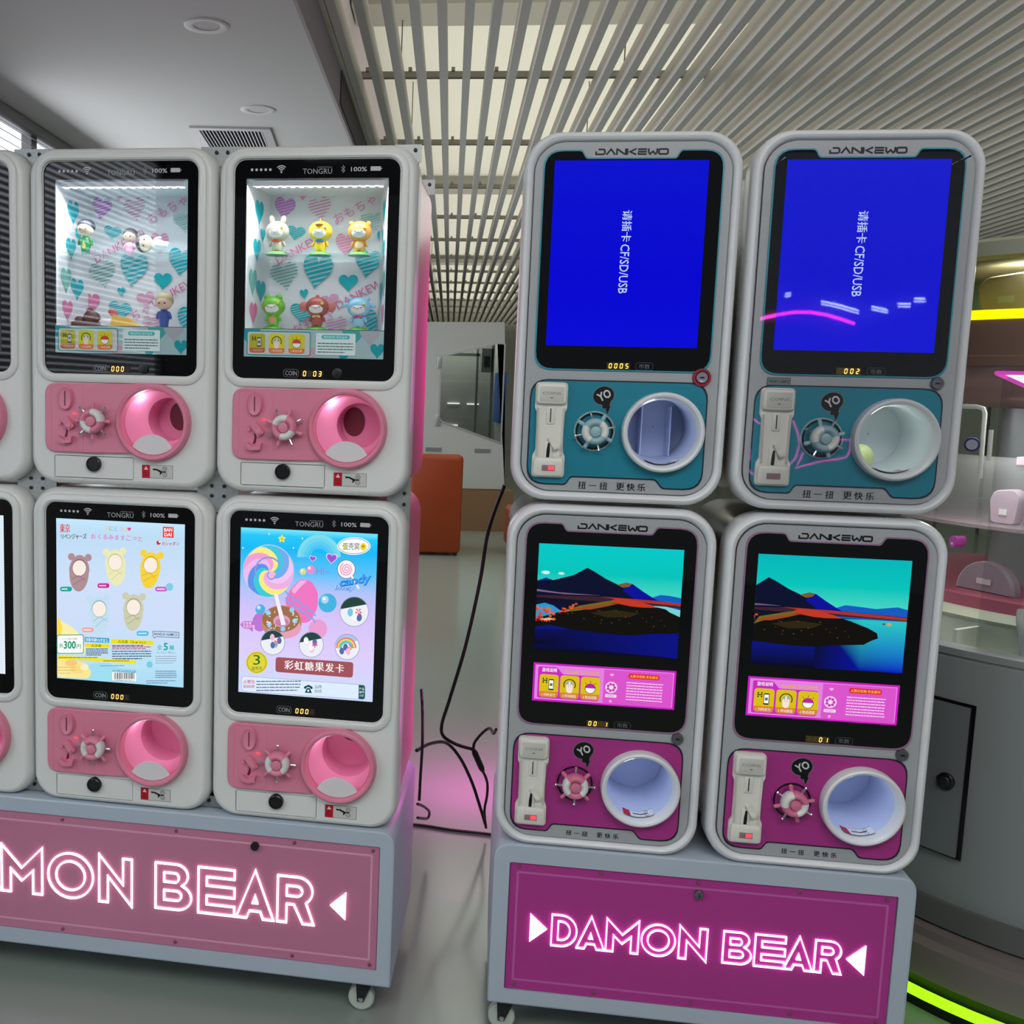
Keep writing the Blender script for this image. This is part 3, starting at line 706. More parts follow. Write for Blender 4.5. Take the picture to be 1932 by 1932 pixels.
    mb = MB(); mb.box(x0, x1, .0032, .0040, WINB[1], WINB[3]); mb.build('window_pane', PANE, e, False)
def icons3(p, xs, cz, w_, h_, bg, foot, kind='cards'):
    Wt, Bk = K(250, 250, 246), K(28, 28, 32)
    for k, x in enumerate(xs):
        p.rrect(x - w_ / 2, cz - h_ / 2, x + w_ / 2, cz + h_ / 2, w_ * .17, foot)
        p.poly(roundpoly([(x - w_ / 2, cz + h_ / 2), (x - w_ / 2, cz - h_ * .25), (x + w_ / 2, cz - h_ * .25), (x + w_ / 2, cz + h_ / 2)], [w_ * .17, 0, 0, w_ * .17], 3), bg)
        if k == 0:
            p.rrect(x - .02 * w_, cz - h_ * .18, x + w_ * .26, cz + h_ * .30, .05 * w_, Bk); p.rect(x + .01 * w_, cz - h_ * .12, x + w_ * .23, cz + h_ * .25, Wt)
            p.rect(x + .05 * w_, cz, x + w_ * .19, cz + h_ * .12, K(90, 110, 110))
            for a in range(3):
                for b in range(3):
                    if (a * b + a) % 2 == 0: p.rect(x - w_ * (.34 - .09 * a), cz + h_ * (.12 + .08 * b), x - w_ * (.27 - .09 * a), cz + h_ * (.18 + .08 * b), Bk)
        elif k == 1:
            p.ring(x, cz + h_ * .10, w_ * .30, w_ * .05, Bk, math.radians(-30), math.radians(210)); p.circle(x, cz + h_ * .1, w_ * .2, K(150, 170, 170), n=18)
            for a in (-.12, 0, .12): p.rrect(x + w_ * (a - .05), cz - h_ * .12, x + w_ * (a + .05), cz + h_ * (.24 - abs(a)), w_ * .045, K(250, 225, 215))
            p.circle(x, cz - h_ * .13, w_ * .17, K(250, 225, 215), n=16)
        else:
            p.circle(x, cz, w_ * .28, Bk, n=22); p.circle(x, cz, w_ * .25, Wt, n=22)
            p.poly(circ(x, cz + .02 * w_, w_ * .25, 14, None, 0, PI), K(226, 70, 40) if kind == 'cards' else K(190, 30, 170))
            for a in (50, 90, 130): p.line([(x + w_ * .32 * math.cos(math.radians(a)), cz + w_ * .32 * math.sin(math.radians(a))), (x + w_ * .42 * math.cos(math.radians(a)), cz + w_ * .42 * math.sin(math.radians(a)))], w_ * .04, K(200, 50, 40))
        p.text(('1 扫码支付', '2 转动旋钮', '3 取走扭蛋')[k], x, cz - h_ * .38, h_ * .13, Wt, 0, wfit=w_ * .72)
# ------------------------------------------------------------------ posters of the lower left machines
def poster_mascots(e, gl):
    f = quad((420, 217), (1675, 282), (1645, 1792), (425, 1697), WINB); p = Print(.0027, f)
    fl = -1
    def T(t, x, y, h, c, bold=0, wfit=None, rot=0, ital=0): p.text(t, x, y, h, c, bold, wfit=wfit, rot=rot, flip=-1, ital=ital)
    sl = lambda x: .058 * (x - 1000)
    # pale watercolour ground
    p.conv = None; x0, z0, x1, z1 = WINB
    p.grad(x0, z1, x1, z0, [(0, K(196, 232, 255)), (.08, K(190, 222, 246)), (.35, K(206, 224, 250)), (.6, K(208, 222, 250)), (.85, K(190, 226, 248)), (1, K(168, 220, 244))])
    p.conv = f
    for x, y, a, b, c in ((900, 1650, 300, 90, (160, 222, 242)), (1200, 1560, 260, 60, (186, 228, 246))): p.circle(x, y, a, K(*c), b)
    p.poly(roundpoly([(425, 1130), (470, 1180), (560, 1220), (640, 1290), (700, 1420), (700, 1480), (425, 1480)], 40, 4), K(250, 240, 170))
    p.poly([(425, 1140), (450, 1150), (480, 1240), (460, 1300), (425, 1300)], K(250, 222, 80))
    p.poly(roundpoly([(425, 1520), (560, 1530), (700, 1560), (760, 1650), (730, 1705), (425, 1690)], 30, 4), K(250, 232, 150))
    for x, y, a, b, c in ((560, 1560, 60, 30, (250, 200, 120)), (620, 1620, 70, 40, (250, 220, 130)), (480, 1660, 50, 30, (252, 236, 170)), (690, 1600, 40, 30, (252, 240, 190))): p.circle(x, y, a, K(*c), b)
    T('東京', 505, 310, 80, K(216, 60, 40), .02, 95); T('リベンジャーズ', 592, 388, 52, K(70, 40, 44), .01, 245)
    for k, (ch, c) in enumerate((('ぷ', (246, 205, 60)), ('に', (130, 200, 110)), ('と', (120, 190, 235)), ('っ', (240, 150, 190)), ('ぷ', (250, 200, 70)))): T(ch, 910 + 48 * k, 313 + 3 * k, 40 if ch != 'っ' else 28, K(*c), .02)
    p.heart(1133, 324, 38, 36, K(214, 80, 160), flip=-1)
    for k, ch in enumerate('おくるみますこっと'): T(ch, 785 + 57 * k, 388 + 3.2 * k, 44 if ch != 'っ' else 30, K(222, 110, 190), .01)
    p.poly([(1463, 300), (1568, 306), (1566, 406), (1460, 400)], K(222, 66, 70)); T('BAN', 1514, 330, 34, K(255, 245, 245), .03, 80); T('DAI', 1512, 375, 34, K(255, 245, 245), .03, 72)
    p.circle(1418, 450, 20, K(220, 40, 60)); p.circle(1428, 442, 9, K(255, 230, 235)); T('ガシャポン', 1535, 460, 36, K(200, 40, 70), .015, 172)
    # five swaddled soft-toy bundles (plain, without faces)
    def bundle(x, y, a, c, dk, w_=100, h_=170):
        R_ = lambda q: (x + (q[0]) * math.cos(a) - q[1] * math.sin(a), y + q[0] * math.sin(a) + q[1] * math.cos(a))
        for sx in (-1, 1): p.poly([R_((sx * w_ * .82 + t[0], -h_ * .88 + t[1])) for t in circ(0, 0, 34, 16)], c)
        o = [(w_ * 1.02 * math.cos(t) * (1 if math.sin(t) < 0 else .92), h_ * math.sin(t)) for t in [2 * PI * i / 32 for i in range(32)]]
        p.poly([R_(q) for q in o], c)
        p.poly([R_((t[0] * .82, t[1])) for t in circ(0, -h_ * .30, 88, 24, 82)], dk)
        p.poly([R_((t[0] * .82, t[1])) for t in circ(0, -h_ * .28, 80, 24, 72)], K(250, 238, 226))
        for q in (((-70, 60), (0, 20), (60, 70)), ((-50, 110), (20, 60), (70, 40))): p.line([R_(t) for t in q], 5, dk)
    bundle(645, 730, .05, K(176, 144, 150), K(140, 108, 118)); bundle(1000, 680, -.06, K(236, 234, 186), K(206, 204, 150)); bundle(1335, 705, .14, K(246, 212, 64), K(214, 170, 40))
    bundle(845, 1110, -.10, K(196, 224, 240), K(150, 186, 214)); bundle(1170, 1095, .06, K(206, 206, 176), K(168, 168, 136))
    for x, y, c in ((520, 875, (20, 170, 150)), (883, 845, (214, 40, 150)), (1443, 880, (214, 90, 200)), (730, 1253, (236, 170, 160)), (1260, 1288, (70, 190, 226))):
        p.rrect(x - 58, y - 22, x + 58, y + 22, 20, K(*c)); p.lines(x - 42, x + 42, y - 9, y + 9, 1, 12, K(245, 235, 240), int(x))
    p.circle(1525, 860, 36, K(130, 206, 232)); p.circle(1325, 1575, 30, K(120, 206, 226))
    p.line([(1360, 1268), (1612, 1280), (1610, 1330), (1400, 1318), (1372, 1330), (1360, 1312)], 5, K(70, 60, 90), True); T('BANDAI NAMCO', 1486, 1298, 24, K(50, 50, 70), .01, 225, rot=.045)
    p.poly(rr(560, 1383, 262, 176, 18, 4), K(30, 150, 100)); p.poly(rr(560, 1383, 248, 162, 14, 4), K(250, 252, 250))
    T('各', 473, 1395, 38, K(20, 150, 110), .02); T('300', 556, 1390, 74, K(20, 150, 110), .03, 118); T('円', 642, 1404, 40, K(20, 150, 110), .02); T('メーカー希望小売価格', 553, 1334, 16, K(60, 120, 110), 0, 150)
    p.poly([(700, 1318), (938, 1330), (936, 1374), (700, 1362)], K(20, 160, 200)); T('対象年齢15才以上', 818, 1346, 34, K(245, 250, 255), .01, 220, rot=.05)
    p.poly([(700, 1376), (938, 1386), (936, 1418), (700, 1408)], K(240, 226, 20)); T('△注意', 812, 1396, 26, K(60, 60, 30), .01, 96, rot=.05)
    p.lines(712, 925, 1420, 1492, 4, 9, K(70, 80, 100), 3)
    p.poly([(955, 1336), (1365, 1356), (1363, 1394), (955, 1376)], K(240, 226, 20)); T('△注意（ちゅうい）', 1158, 1366, 28, K(60, 60, 30), .01, 270, rot=.05)
    p.lines(965, 1350, 1386, 1412, 1, 9, K(70, 80, 100), 5); p.lines(965, 1350, 1404, 1436, 2, 8, K(200, 60, 110), 6); p.lines(965, 1350, 1440, 1530, 4, 9, K(70, 80, 100), 7)
    T('全', 1425, 1416, 44, K(20, 170, 170), .02); T('5', 1485, 1410, 70, K(20, 170, 170), .03); T('種', 1542, 1420, 44, K(20, 170, 170), .02); T('1カプセル1個入り', 1485, 1464, 22, K(30, 160, 180), 0, 180)
    p.lines(1385, 1590, 1490, 1570, 4, 5, K(120, 140, 160), 9)
    p.poly([(440, 1485), (1195, 1535), (1200, 1565), (440, 1515)], K(244, 226, 40)); p.lines(450, 900, 1494, 1518, 1, 8, K(150, 130, 30), 11); p.lines(880, 1180, 1526, 1550, 1, 8, K(150, 130, 30), 12)
    p.lines(850, 1110, 1575, 1590, 1, 6, K(110, 130, 140), 13)
    p.poly([(965, 1640), (1197, 1652), (1195, 1728), (965, 1716)], K(250, 252, 252)); rn = random.Random(4); x = 985
    while x < 1180:
        q = 3 + 7 * rn.random(); p.rect(x, 1646, x + q, 1704, K(40, 44, 60)); x += q + 4 + 6 * rn.random()
    T('251295-2637979-300', 1082, 1632, 18, K(50, 56, 80), 0, 226, rot=.045); T('4 549660 831787 6', 1080, 1716, 14, K(60, 66, 90), 0, 190, rot=.045)
    p.lines(1385, 1590, 1625, 1700, 4, 7, K(90, 110, 140), 15); p.lines(1295, 1580, 1712, 1752, 2, 6, K(90, 110, 140), 16); p.lines(440, 620, 1580, 1660, 3, 5, K(200, 170, 90), 17)
    p.build('backlit_poster', LIT, e)
def poster_candy(e, gl):
    f = quad((172, 243), (1398, 300), (1352, 1757), (147, 1662), WINB); p = Print(.0027, None)
    x0, z0, x1, z1 = WINB
    p.grad(x0, z1, x1, z0, [(0, K(120, 232, 255)), (.04, K(40, 200, 250)), (.12, K(24, 186, 248)), (.25, K(90, 196, 250)), (.36, K(180, 196, 250)), (.5, K(214, 196, 250)), (.72, K(222, 206, 252)), (1, K(206, 222, 255))])
    p.conv = f
    def T(t, x, y, h, c, bold=0, wfit=None, rot=0, ital=0): p.text(t, x, y, h, c, bold, wfit=wfit, rot=rot, flip=-1, ital=ital)
    def ball(x, y, r, c, hi=(255, 255, 255)):
        p.circle(x, y, r, K(*c)); p.circle(x - r * .3, y - r * .35, r * .42, K(*[int(a * .45 + b * .55) for a, b in zip(c, hi)])); p.circle(x - r * .38, y - r * .45, r * .15, K(255, 250, 255))
    # rainbow
    for k, c in enumerate(((130, 220, 236), (110, 214, 240), (90, 206, 246), (70, 198, 250))): p.ring(870, 500, 180 - 30 * k, 30, K(*c), math.radians(180), math.radians(360), 24)
    p.star(538, 342, 38, K(246, 232, 90), q=.55, rot=-PI / 2); p.circle(538, 344, 14, K(230, 200, 60))
    for x, y in ((423, 300), (722, 338), (190, 420), (640, 420)): p.circle(x, y, 7, K(230, 250, 255), n=10)
    # swirl lollipop
    cx, cy, R_ = 418, 620, 222; p.circle(cx, cy, R_ + 8, K(190, 200, 240), n=40)
    cols = [(240, 176, 230), (250, 236, 130), (60, 206, 220), (90, 150, 236), (236, 190, 240), (244, 160, 216), (250, 236, 140), (70, 200, 226), (120, 170, 240), (240, 200, 244)]
    n = len(cols)
    for k, c in enumerate(cols):
        pts = []
        for q in range(13):
            r = R_ * q / 12; pts.append((cx + r * math.cos(2 * PI * k / n + 2.4 * (1 - r / R_)), cy + r * math.sin(2 * PI * k / n + 2.4 * (1 - r / R_))))
        for q in range(5): a = 2 * PI * (k + q / 4) / n; pts.append((cx + R_ * math.cos(a), cy + R_ * math.sin(a)))
        for q in range(12, 0, -1):
            r = R_ * q / 12; pts.append((cx + r * math.cos(2 * PI * (k + 1) / n + 2.4 * (1 - r / R_)), cy + r * math.sin(2 * PI * (k + 1) / n + 2.4 * (1 - r / R_))))
        p.poly(pts, K(*c))
    p.ring(cx, cy, 118, 14, K(150, 150, 226), math.radians(150), math.radians(330), 20); p.circle(cx + 30, cy + 36, 36, K(240, 186, 230)); p.ring(cx + 26, cy + 36, 34, 10, K(120, 150, 226), 0, PI * 1.3, 16)
    # donut, candies and sweets
    ball(345, 950, 44, (80, 176, 226)); p.circle(340, 1060, 66, K(190, 120, 216), 80); p.circle(860, 1120, 84, K(236, 160, 214))
    p.poly(roundpoly([(560, 880), (610, 780), (700, 690), (800, 700), (862, 800), (860, 930), (800, 1050), (730, 1075), (640, 1020)], 40, 4), K(240, 120, 196))
    p.poly(roundpoly([(620, 790), (700, 700), (770, 700), (700, 760), (650, 820)], 25, 4), K(250, 180, 226))
    for q in (0, 1):
        p.line([(570 + 30 * k, 800 + 60 * q + 22 * k + (10 if k % 2 else -10)) for k in range(10)], 12, K(120, 170, 240))
    ball(948, 895, 82, (70, 180, 226))
    p.circle(535, 1060, 182, K(196, 140, 110), 146, 36); p.circle(560, 1110, 150, K(232, 160, 190), 92); p.circle(530, 1035, 168, K(158, 112, 76), 112, 36); p.circle(536, 1050, 76, K(222, 160, 190), 52); p.circle(540, 1062, 60, K(200, 130, 170), 36)
    for x, y in ((415, 978), (628, 955), (425, 1078), (655, 1050), (548, 1118)):
        for a in range(4): p.line([(x - 24 * math.cos(a * PI / 4), y - 24 * math.sin(a * PI / 4)), (x + 24 * math.cos(a * PI / 4), y + 24 * math.sin(a * PI / 4))], 10, K(150, 214, 246))
    rn = random.Random(2)
    for k in range(22):
        a, r = rn.random() * 6.28, 95 + 55 * rn.random(); x, y = 530 + r * math.cos(a), 1035 + r * .65 * math.sin(a); b = rn.random() * 3.1
        p.line([(x - 9 * math.cos(b), y - 9 * math.sin(b)), (x + 9 * math.cos(b), y + 9 * math.sin(b))], 6, K(250, 240, 236))
    p.poly([(470, 820), (500, 815), (575, 1082), (535, 1085)], K(246, 240, 252))
    p.heart(815, 512, 66, 58, K(236, 220, 255), .2, flip=-1); p.heart(815, 512, 54, 46, K(160, 90, 214), .2, flip=-1); p.heart(985, 512, 104, 98, K(236, 220, 255), .12, flip=-1); p.heart(985, 512, 88, 82, K(164, 84, 214), .12, flip=-1)
    ball(728, 622, 28, (222, 220, 150)); ball(797, 605, 36, (240, 140, 200)); T('HI~', 910, 618, 62, K(170, 120, 214), .0, 118)
    p.circle(1186, 402, 150, K(250, 250, 250), 76); p.ring(1186, 402, 138, 5, K(130, 160, 150), rz=66); T('蛋壳窝', 1160, 404, 62, K(40, 60, 60), .0, 150); p.circle(1104, 408, 15, K(206, 220, 30)); p.circle(1270, 408, 28, K(226, 222, 40), 32); p.circle(1270, 404, 12, K(226, 120, 40))
    p.circle(1118, 602, 84, K(120, 130, 170)); p.circle(1118, 602, 77, K(250, 246, 250)); sp = [(1118 + (6 + 52 * t / 40) * math.cos(t * .42), 602 + (6 + 52 * t / 40) * math.sin(t * .42)) for t in range(41)]; p.line(sp, 9, K(240, 150, 190))
    p.line([(1165, 660), (1232, 770)], 16, K(245, 245, 250)); T('candy', 1200, 708, 96, K(30, 110, 214), .05, 290, rot=-.16, ital=.25); T('candy', 1196, 702, 92, K(70, 170, 246), .01, 280, rot=-.16, ital=.25); T('lovely', 1104, 768, 56, K(40, 110, 214), .05, 170, rot=.04, ital=.25); T('lovely', 1102, 765, 52, K(190, 226, 255), .0, 164, rot=.04, ital=.25)
    # round product pictures
    def pic(x, y, r, dark, seed, bow=False):
        p.circle(x, y, r + 4, K(110, 130, 170)); p.circle(x, y, r, K(238, 240, 248)); rn2 = random.Random(seed)
        p.poly(circ(x, y, r - 1, 16, None, math.radians(190), math.radians(330)), K(*dark))
        if bow:
            for k, c in enumerate(((240, 120, 120), (246, 220, 100), (110, 210, 150), (100, 190, 240))): p.ring(x - 10, y + 10, r * (.8 - .12 * k), r * .12, K(*c), PI, 2 * PI, 14)
        for k in range(4):
            a, q = rn2.random() * 6.28, r * .5 * rn2.random() + r * .1; c = rn2.choice(((90, 110, 170), (120, 200, 236), (240, 190, 220), (250, 250, 255)))
            p.circle(x + q * math.cos(a), y + q * math.sin(a), r * .2, K(*c), r * .28, 14)
        for k in range(5): p.poly([(x + r * .3, y), (x + r * .3 + r * .24 * math.cos(k * 1.257), y + r * .24 * math.sin(k * 1.257)), (x + r * .3 + r * .24 * math.cos(k * 1.257 + .6), y + r * .24 * math.sin(k * 1.257 + .6))], K(236, 90, 110))
    pic(1190, 968, 126, (40, 70, 60), 1); pic(460, 1233, 105, (40, 70, 70), 2); pic(805, 1252, 107, (40, 70, 70), 3); pic(1128, 1272, 108, (170, 200, 240), 4, True)
    p.poly([(170, 1075), (200, 1046), (270, 1046), (310, 1070), (285, 1110), (280, 1140), (255, 1115), (200, 1108)], K(200, 110, 206)); T('还有更', 232, 1064, 26, K(255, 240, 255), 0, 80); T('多款式哦', 248, 1092, 26, K(255, 240, 255), 0, 106)
    p.circle(318, 1403, 96, K(226, 214, 60)); p.ring(318, 1403, 84, 6, K(160, 160, 40)); T('3', 318, 1380, 86, K(40, 110, 40), .0, 62); T('蛋壳币', 318, 1454, 32, K(50, 90, 40), 0, 92)
    p.poly(roundpoly([(488, 1356), (1184, 1404), (1178, 1538), (484, 1484)], 26, 4), K(162, 84, 92))
    for k, ch in enumerate('彩虹糖果发卡'): T(ch, 606 + 91 * k, 1424 + 6.4 * k, 76, K(252, 250, 250), .02)
    p.poly(roundpoly([(182, 1516), (1290, 1600), (1288, 1728), (182, 1650)], 30, 4), K(140, 150, 170)); p.poly(roundpoly([(185, 1519), (1287, 1603), (1285, 1725), (185, 1647)], 28, 4), K(222, 238, 255))
    p.poly(roundpoly([(1232, 1600), (1290, 1604), (1288, 1726), (1230, 1720)], [0, 22, 22, 0], 4), K(30, 84, 92)); T('产品', 1259, 1634, 22, K(235, 250, 250), 0); T('编号', 1259, 1662, 22, K(235, 250, 250), 0); T('115', 1259, 1692, 18, K(235, 250, 250), .01)
    T('△警告', 250, 1568, 32, K(214, 40, 80), .01, 104); T('窒息危险', 250, 1608, 28, K(214, 40, 100), .01, 100); p.lines(315, 715, 1552, 1656, 4, 9, K(90, 110, 140), 21)
    p.poly(roundpoly([(742, 1630), (742, 1612), (782, 1596), (818, 1614), (818, 1632), (798, 1632), (794, 1618), (766, 1616), (762, 1630)], 4, 2), K(20, 70, 90)); p.poly([(768, 1624), (794, 1626), (812, 1668), (748, 1664)], K(20, 70, 90)); p.circle(780, 1647, 10, K(222, 238, 255), n=12)
    T('品牌', 868, 1614, 30, K(60, 90, 110), 0); T('热线', 868, 1652, 30, K(60, 90, 110), 0)
    p.build('backlit_poster', LIT, e)
def poster_stripes(e, gl):
    x0, z0, x1, z1 = WINB; p = Print(.0027)
    p.grad(x0, z1, x1, z0, [(0, K(225, 245, 250)), (.5, K(222, 236, 246)), (1, K(230, 236, 248))]); p.rect(x0, z0, x0 + .26, z1, K(120, 210, 220))
    for k in range(60): p.line([(x0 + .275, z1 - .004 - .006 * k), (x1 - .003, z1 - .006 - .006 * k)], .0008, K(190, 214, 226))
    p.build('backlit_poster', LIT, e)
def dark_screen(e, gl):
    x0, z0, x1, z1 = WINB; p = Print(.0027); p.rect(x0, z0, x1, z1, K(30, 34, 38)); p.rect(x0, z0, x1, z0 + .06, K(52, 58, 62)); p.build('dark_screen', LIT, e)

# ------------------------------------------------------------------ the left block
e, g = machineL(-1, 1, 'dark', .3, 'pink-panelled capsule machine with dark screen, cut off by the left picture edge, top row', '000 '); dark_screen(e, g)
e, g = machineL(-1, 0, 'poster', .6, 'pink-panelled capsule machine cut off at the left edge, bottom row, pale striped poster', '000 '); poster_stripes(e, g)
e, g = machineL(0, 1, 'dolls', math.radians(0), 'pink-panelled capsule machine with little dolls among printed hearts, striped reflections on its glass', '000 '); display_box(e, 'dolls')
e, g = machineL(1, 1, 'animals', math.radians(71), 'pink-panelled capsule machine of the top row with six animal figurines on two shelves', '0 03'); display_box(e, 'animals')
e, g = machineL(0, 0, 'poster', math.radians(-45), 'pink-panelled capsule machine below the dolls with a pale blue poster priced 300', '000 '); poster_mascots(e, g)
e, g = machineL(1, 0, 'poster', math.radians(-45), 'pink-panelled capsule machine of the bottom row with a blue and lilac candy poster', '000 '); poster_candy(e, g)
def bracket(name, loc, rz, w_, h_, bolts, label):
    e = empty(name, loc, rz); tag(e, label, 'bracket', 'steel brackets joining the left machines')
    mb = MB(); mb.box(-w_ / 2, w_ / 2, 0, .003, -h_ / 2, h_ / 2); mb.build('plate', STEEL, e, False)
    for x, z in bolts:
        mb = MB(); mb.lathe([(.0042, 0), (.0042, -.003), (.003, -.0042)], x, z, 6, cap1=True); mb.lathe([(.0022, -.0046)], x, z, 6) if False else None
        mb.build('bolt', mat('dark_bolt', (50, 50, 52), .4, .6), e, False)
seam = .91371 + .2549 + .0047
for q, u in enumerate((-.2119, .2119)):
    nm = ('leftmost', 'middle')[q]
    bracket('joining_bracket', blockL(u, .040, seam), YL, .094, .094, [(-.014, .011), (.014, .011), (-.014, -.011), (.014, -.011)], nm + ' speckled steel bracket where four pink-panelled machines meet')
    bracket('joining_bracket', blockL(u, .040, seam + .73071 - .020), YL, .094, .04, [(-.012, .008), (.012, .008)], nm + ' steel bracket on top of the left block between two machines')
    bracket('joining_bracket', blockL(u, .040, .462), YL, .094, .026, [(-.012, .002), (.012, .002)], nm + ' steel bracket under the bottom row beside the base')
bracket('joining_bracket', blockL(.610, .045, seam), YL, .05, .09, [(.012, .012), (.012, -.012)], 'steel bracket at the right end of the left block, between the two rows')
bracket('joining_bracket', blockL(.606, .045, seam + .73071 - .016), YL, .055, .035, [(.015, .006)], 'steel bracket at the top right corner of the left block')
bracket('joining_bracket', blockL(.606, .40, seam + .73071 - .016), YL, .055, .035, [(.015, .006)], 'rear steel bracket at the top right corner of the left block')
# ------------------------------------------------------------------ machines of the right block
GD = 0.4780
def q_(v): return v + GD
RW = (-.150, q_(-.1650), .1425, q_(.1940))
CHD = (.0863, q_(-.3320))
def d_glass(o=0.0):
    pts = [(-.169 - o, q_(.2120) + o), (-.0984 + o * .4, q_(.2120) + o), (-.090 + o * .4, q_(.1970) + o), (.0815 - o * .4, q_(.1970) + o), (.0899 - o * .4, q_(.2120) + o), (.169 + o, q_(.2120) + o), (.169 + o, q_(-.2112) - o), (-.169 - o, q_(-.2112) - o)]
    return roundpoly(pts, [.034, .005, .005, .005, .005, .034, .034, .034], 5)
def d_panel(o=0.0):
    pts = [(-.1735 - o, q_(-.2350) + o), (.1675 + o, q_(-.2350) + o), (.1675 + o, q_(-.4433) - o), (.0937 - o * .5, q_(-.4433) - o), (.0797 - o * .4, q_(-.4258) - o), (-.0884 + o * .4, q_(-.4258) - o), (-.0985 + o * .5, q_(-.4425) - o), (-.1735 - o, q_(-.4425) - o)]
    return roundpoly(pts, [.036, .036, .036, .006, .006, .006, .006, .036], 5)
def h_frame(mb):
    cz = (q_(-.478) + q_(.2505)) / 2
    def L(i, y): return P3(rr(0, cz, .417 - 2 * i, .7285 - 2 * i, .072 - i * .7, 9), y)
    lo = [L(.006, .07), L(0, .06), L(0, .022)]
    for k in range(1, 9):
        a = PI * k / 8; lo.append(L(.0105 * (1 - math.cos(a)), .016 - .020 * math.sin(a)))
    lo.append(L(.0215, .010)); mb.loft(lo)
def h_face(mb):
    cz = (q_(-.478) + q_(.2505)) / 2
    mb.face([rr(0, cz, .417 - .0425, .7285 - .0425, .0575, 9), d_glass(.0015), circ(CHD[0], CHD[1], .074, 44)], .002)
    mb.loft([P3(rr(0, cz, .417 - .0425, .7285 - .0425, .0575, 9), .002), P3(rr(0, cz, .417 - .0425, .7285 - .0425, .0575, 9), .014)])
def h_groove(mb):
    cz = (q_(-.478) + q_(.2505)) / 2; mb.loft([P3(rr(0, cz, .417 - .040, .7285 - .040, .059, 9), .0085), P3(rr(0, cz, .417 - .0435, .7285 - .0435, .057, 9), .0085)])
def h_body(mb):
    cz = (q_(-.478) + q_(.2505)) / 2
    def L(i, y): return P3(rr(0, cz, .402 - 2 * i, .708 - 2 * i, .068, 9), y)
    mb.loft([L(0, .068), L(0, .40), L(.008, .43), L(.03, .445)], 0, False, True)
def h_glass(mb): mb.plate([d_glass(0)], .0005, .006)
def h_rim(mb): o, i = d_glass(.0022), d_glass(-.0004); mb.loft([P3(o, .002), P3(o, -.0008), P3(i, -.0008), P3(i, .0005)])
def h_cp(mb): mb.plate([d_panel(0), circ(CHD[0], CHD[1], .072, 44)], .0002, .002, back=False)
def h_cpedge(mb): mb.plate([d_panel(.0026), d_panel(-.0004)], .0006, .002, back=False) if False else mb.loft([P3(d_panel(.0028), .0006), P3(d_panel(-.0005), .0006)])
def h_ring(mb): mb.lathe([(.0795, .001), (.0798, -.016), (.078, -.022), (.0745, -.0245), (.0710, -.023), (.0685, -.018), (.0672, -.008), (.066, .004)], *CHD, n=56)
def coin_out(o=0.0):
    X = lambda v: v
    return roundpoly([(-.1655 - o, q_(-.2385) + o), (-.1020 + o, q_(-.2385) + o), (-.1020 + o, q_(-.290)), (-.1065 + o, q_(-.300)), (-.1065 + o, q_(-.3765)), (-.1020 + o, q_(-.3865)), (-.1015 + o, q_(-.4300) - o), (-.1665 - o, q_(-.4300) - o), (-.1665 - o, q_(-.3865)), (-.1610 - o, q_(-.3765)), (-.1610 - o, q_(-.300)), (-.1655 - o, q_(-.290))], [.009, .009, .003, .003, .003, .003, .009, .009, .003, .003, .003, .003], 3)
def h_coin(mb):
    mb.plate([coin_out(0)], -.008, .001, back=False)
    cx = -.1338
    mb.box(cx - .030, cx + .030, -.019, -.007, q_(-.2825), q_(-.2405), bev=.006)
    mb.box(cx - .030, cx + .030, -.017, -.007, q_(-.4275), q_(-.3895), bev=.006)
    for s_ in (-1, 1):
        mb.loft([[(cx + s_ * .0265, -.015, q_(-.290)), (cx + s_ * .0225, -.0075, q_(-.290)), (cx + s_ * .0285, -.0075, q_(-.290))], [(cx + s_ * .0245, -.014, q_(-.385)), (cx + s_ * .0205, -.0075, q_(-.385)), (cx + s_ * .0265, -.0075, q_(-.385))]], 0, True, True)
    mb.box(cx - .0085, cx + .0085, -.0105, -.007, q_(-.3225), q_(-.288), bev=.0015); mb.box(cx - .0085 - .002, cx + .0085 - .002, -.0105, -.007, q_(-.398), q_(-.357), bev=.0015)
def h_coinface(mb): mb.box(-.1338 - .0235, -.1338 + .0235, -.0195, -.0185, q_(-.2770), q_(-.2470), bev=.0004)
def h_slots(mb): mb.box(-.1349, -.1330, -.0109, -.0104, q_(-.3185), q_(-.291))
def h_return(mb):
    mb.face([roundpoly([(-.1365, q_(-.361)), (-.1345, q_(-.359)), (-.1325, q_(-.362)), (-.1320, q_(-.378)), (-.1330, q_(-.392)), (-.1375, q_(-.394)), (-.1390, q_(-.390)), (-.1385, q_(-.374))], .001, 2)], -.0108)
def h_lever(mb):
    c = (-.1215, q_(-.368)); bar = roundpoly([(c[0] - .006, c[1] - .006), (c[0] + .006, c[1] - .006), (c[0] + .004, c[1] + .0235), (c[0] - .0035, c[1] + .0245)], .002, 3)
    mb.plate([rot2(bar, c, math.radians(32))], -.016, -.008); mb.lathe([(.005, -.016), (.005, -.019), (.004, -.0195)], c[0], c[1], 16, cap1=True)
def h_ledwin(mb): mb.box(-.1338 - .013, -.1338 + .013, -.0175, -.0168, q_(-.4165), q_(-.4045), bev=.0003)
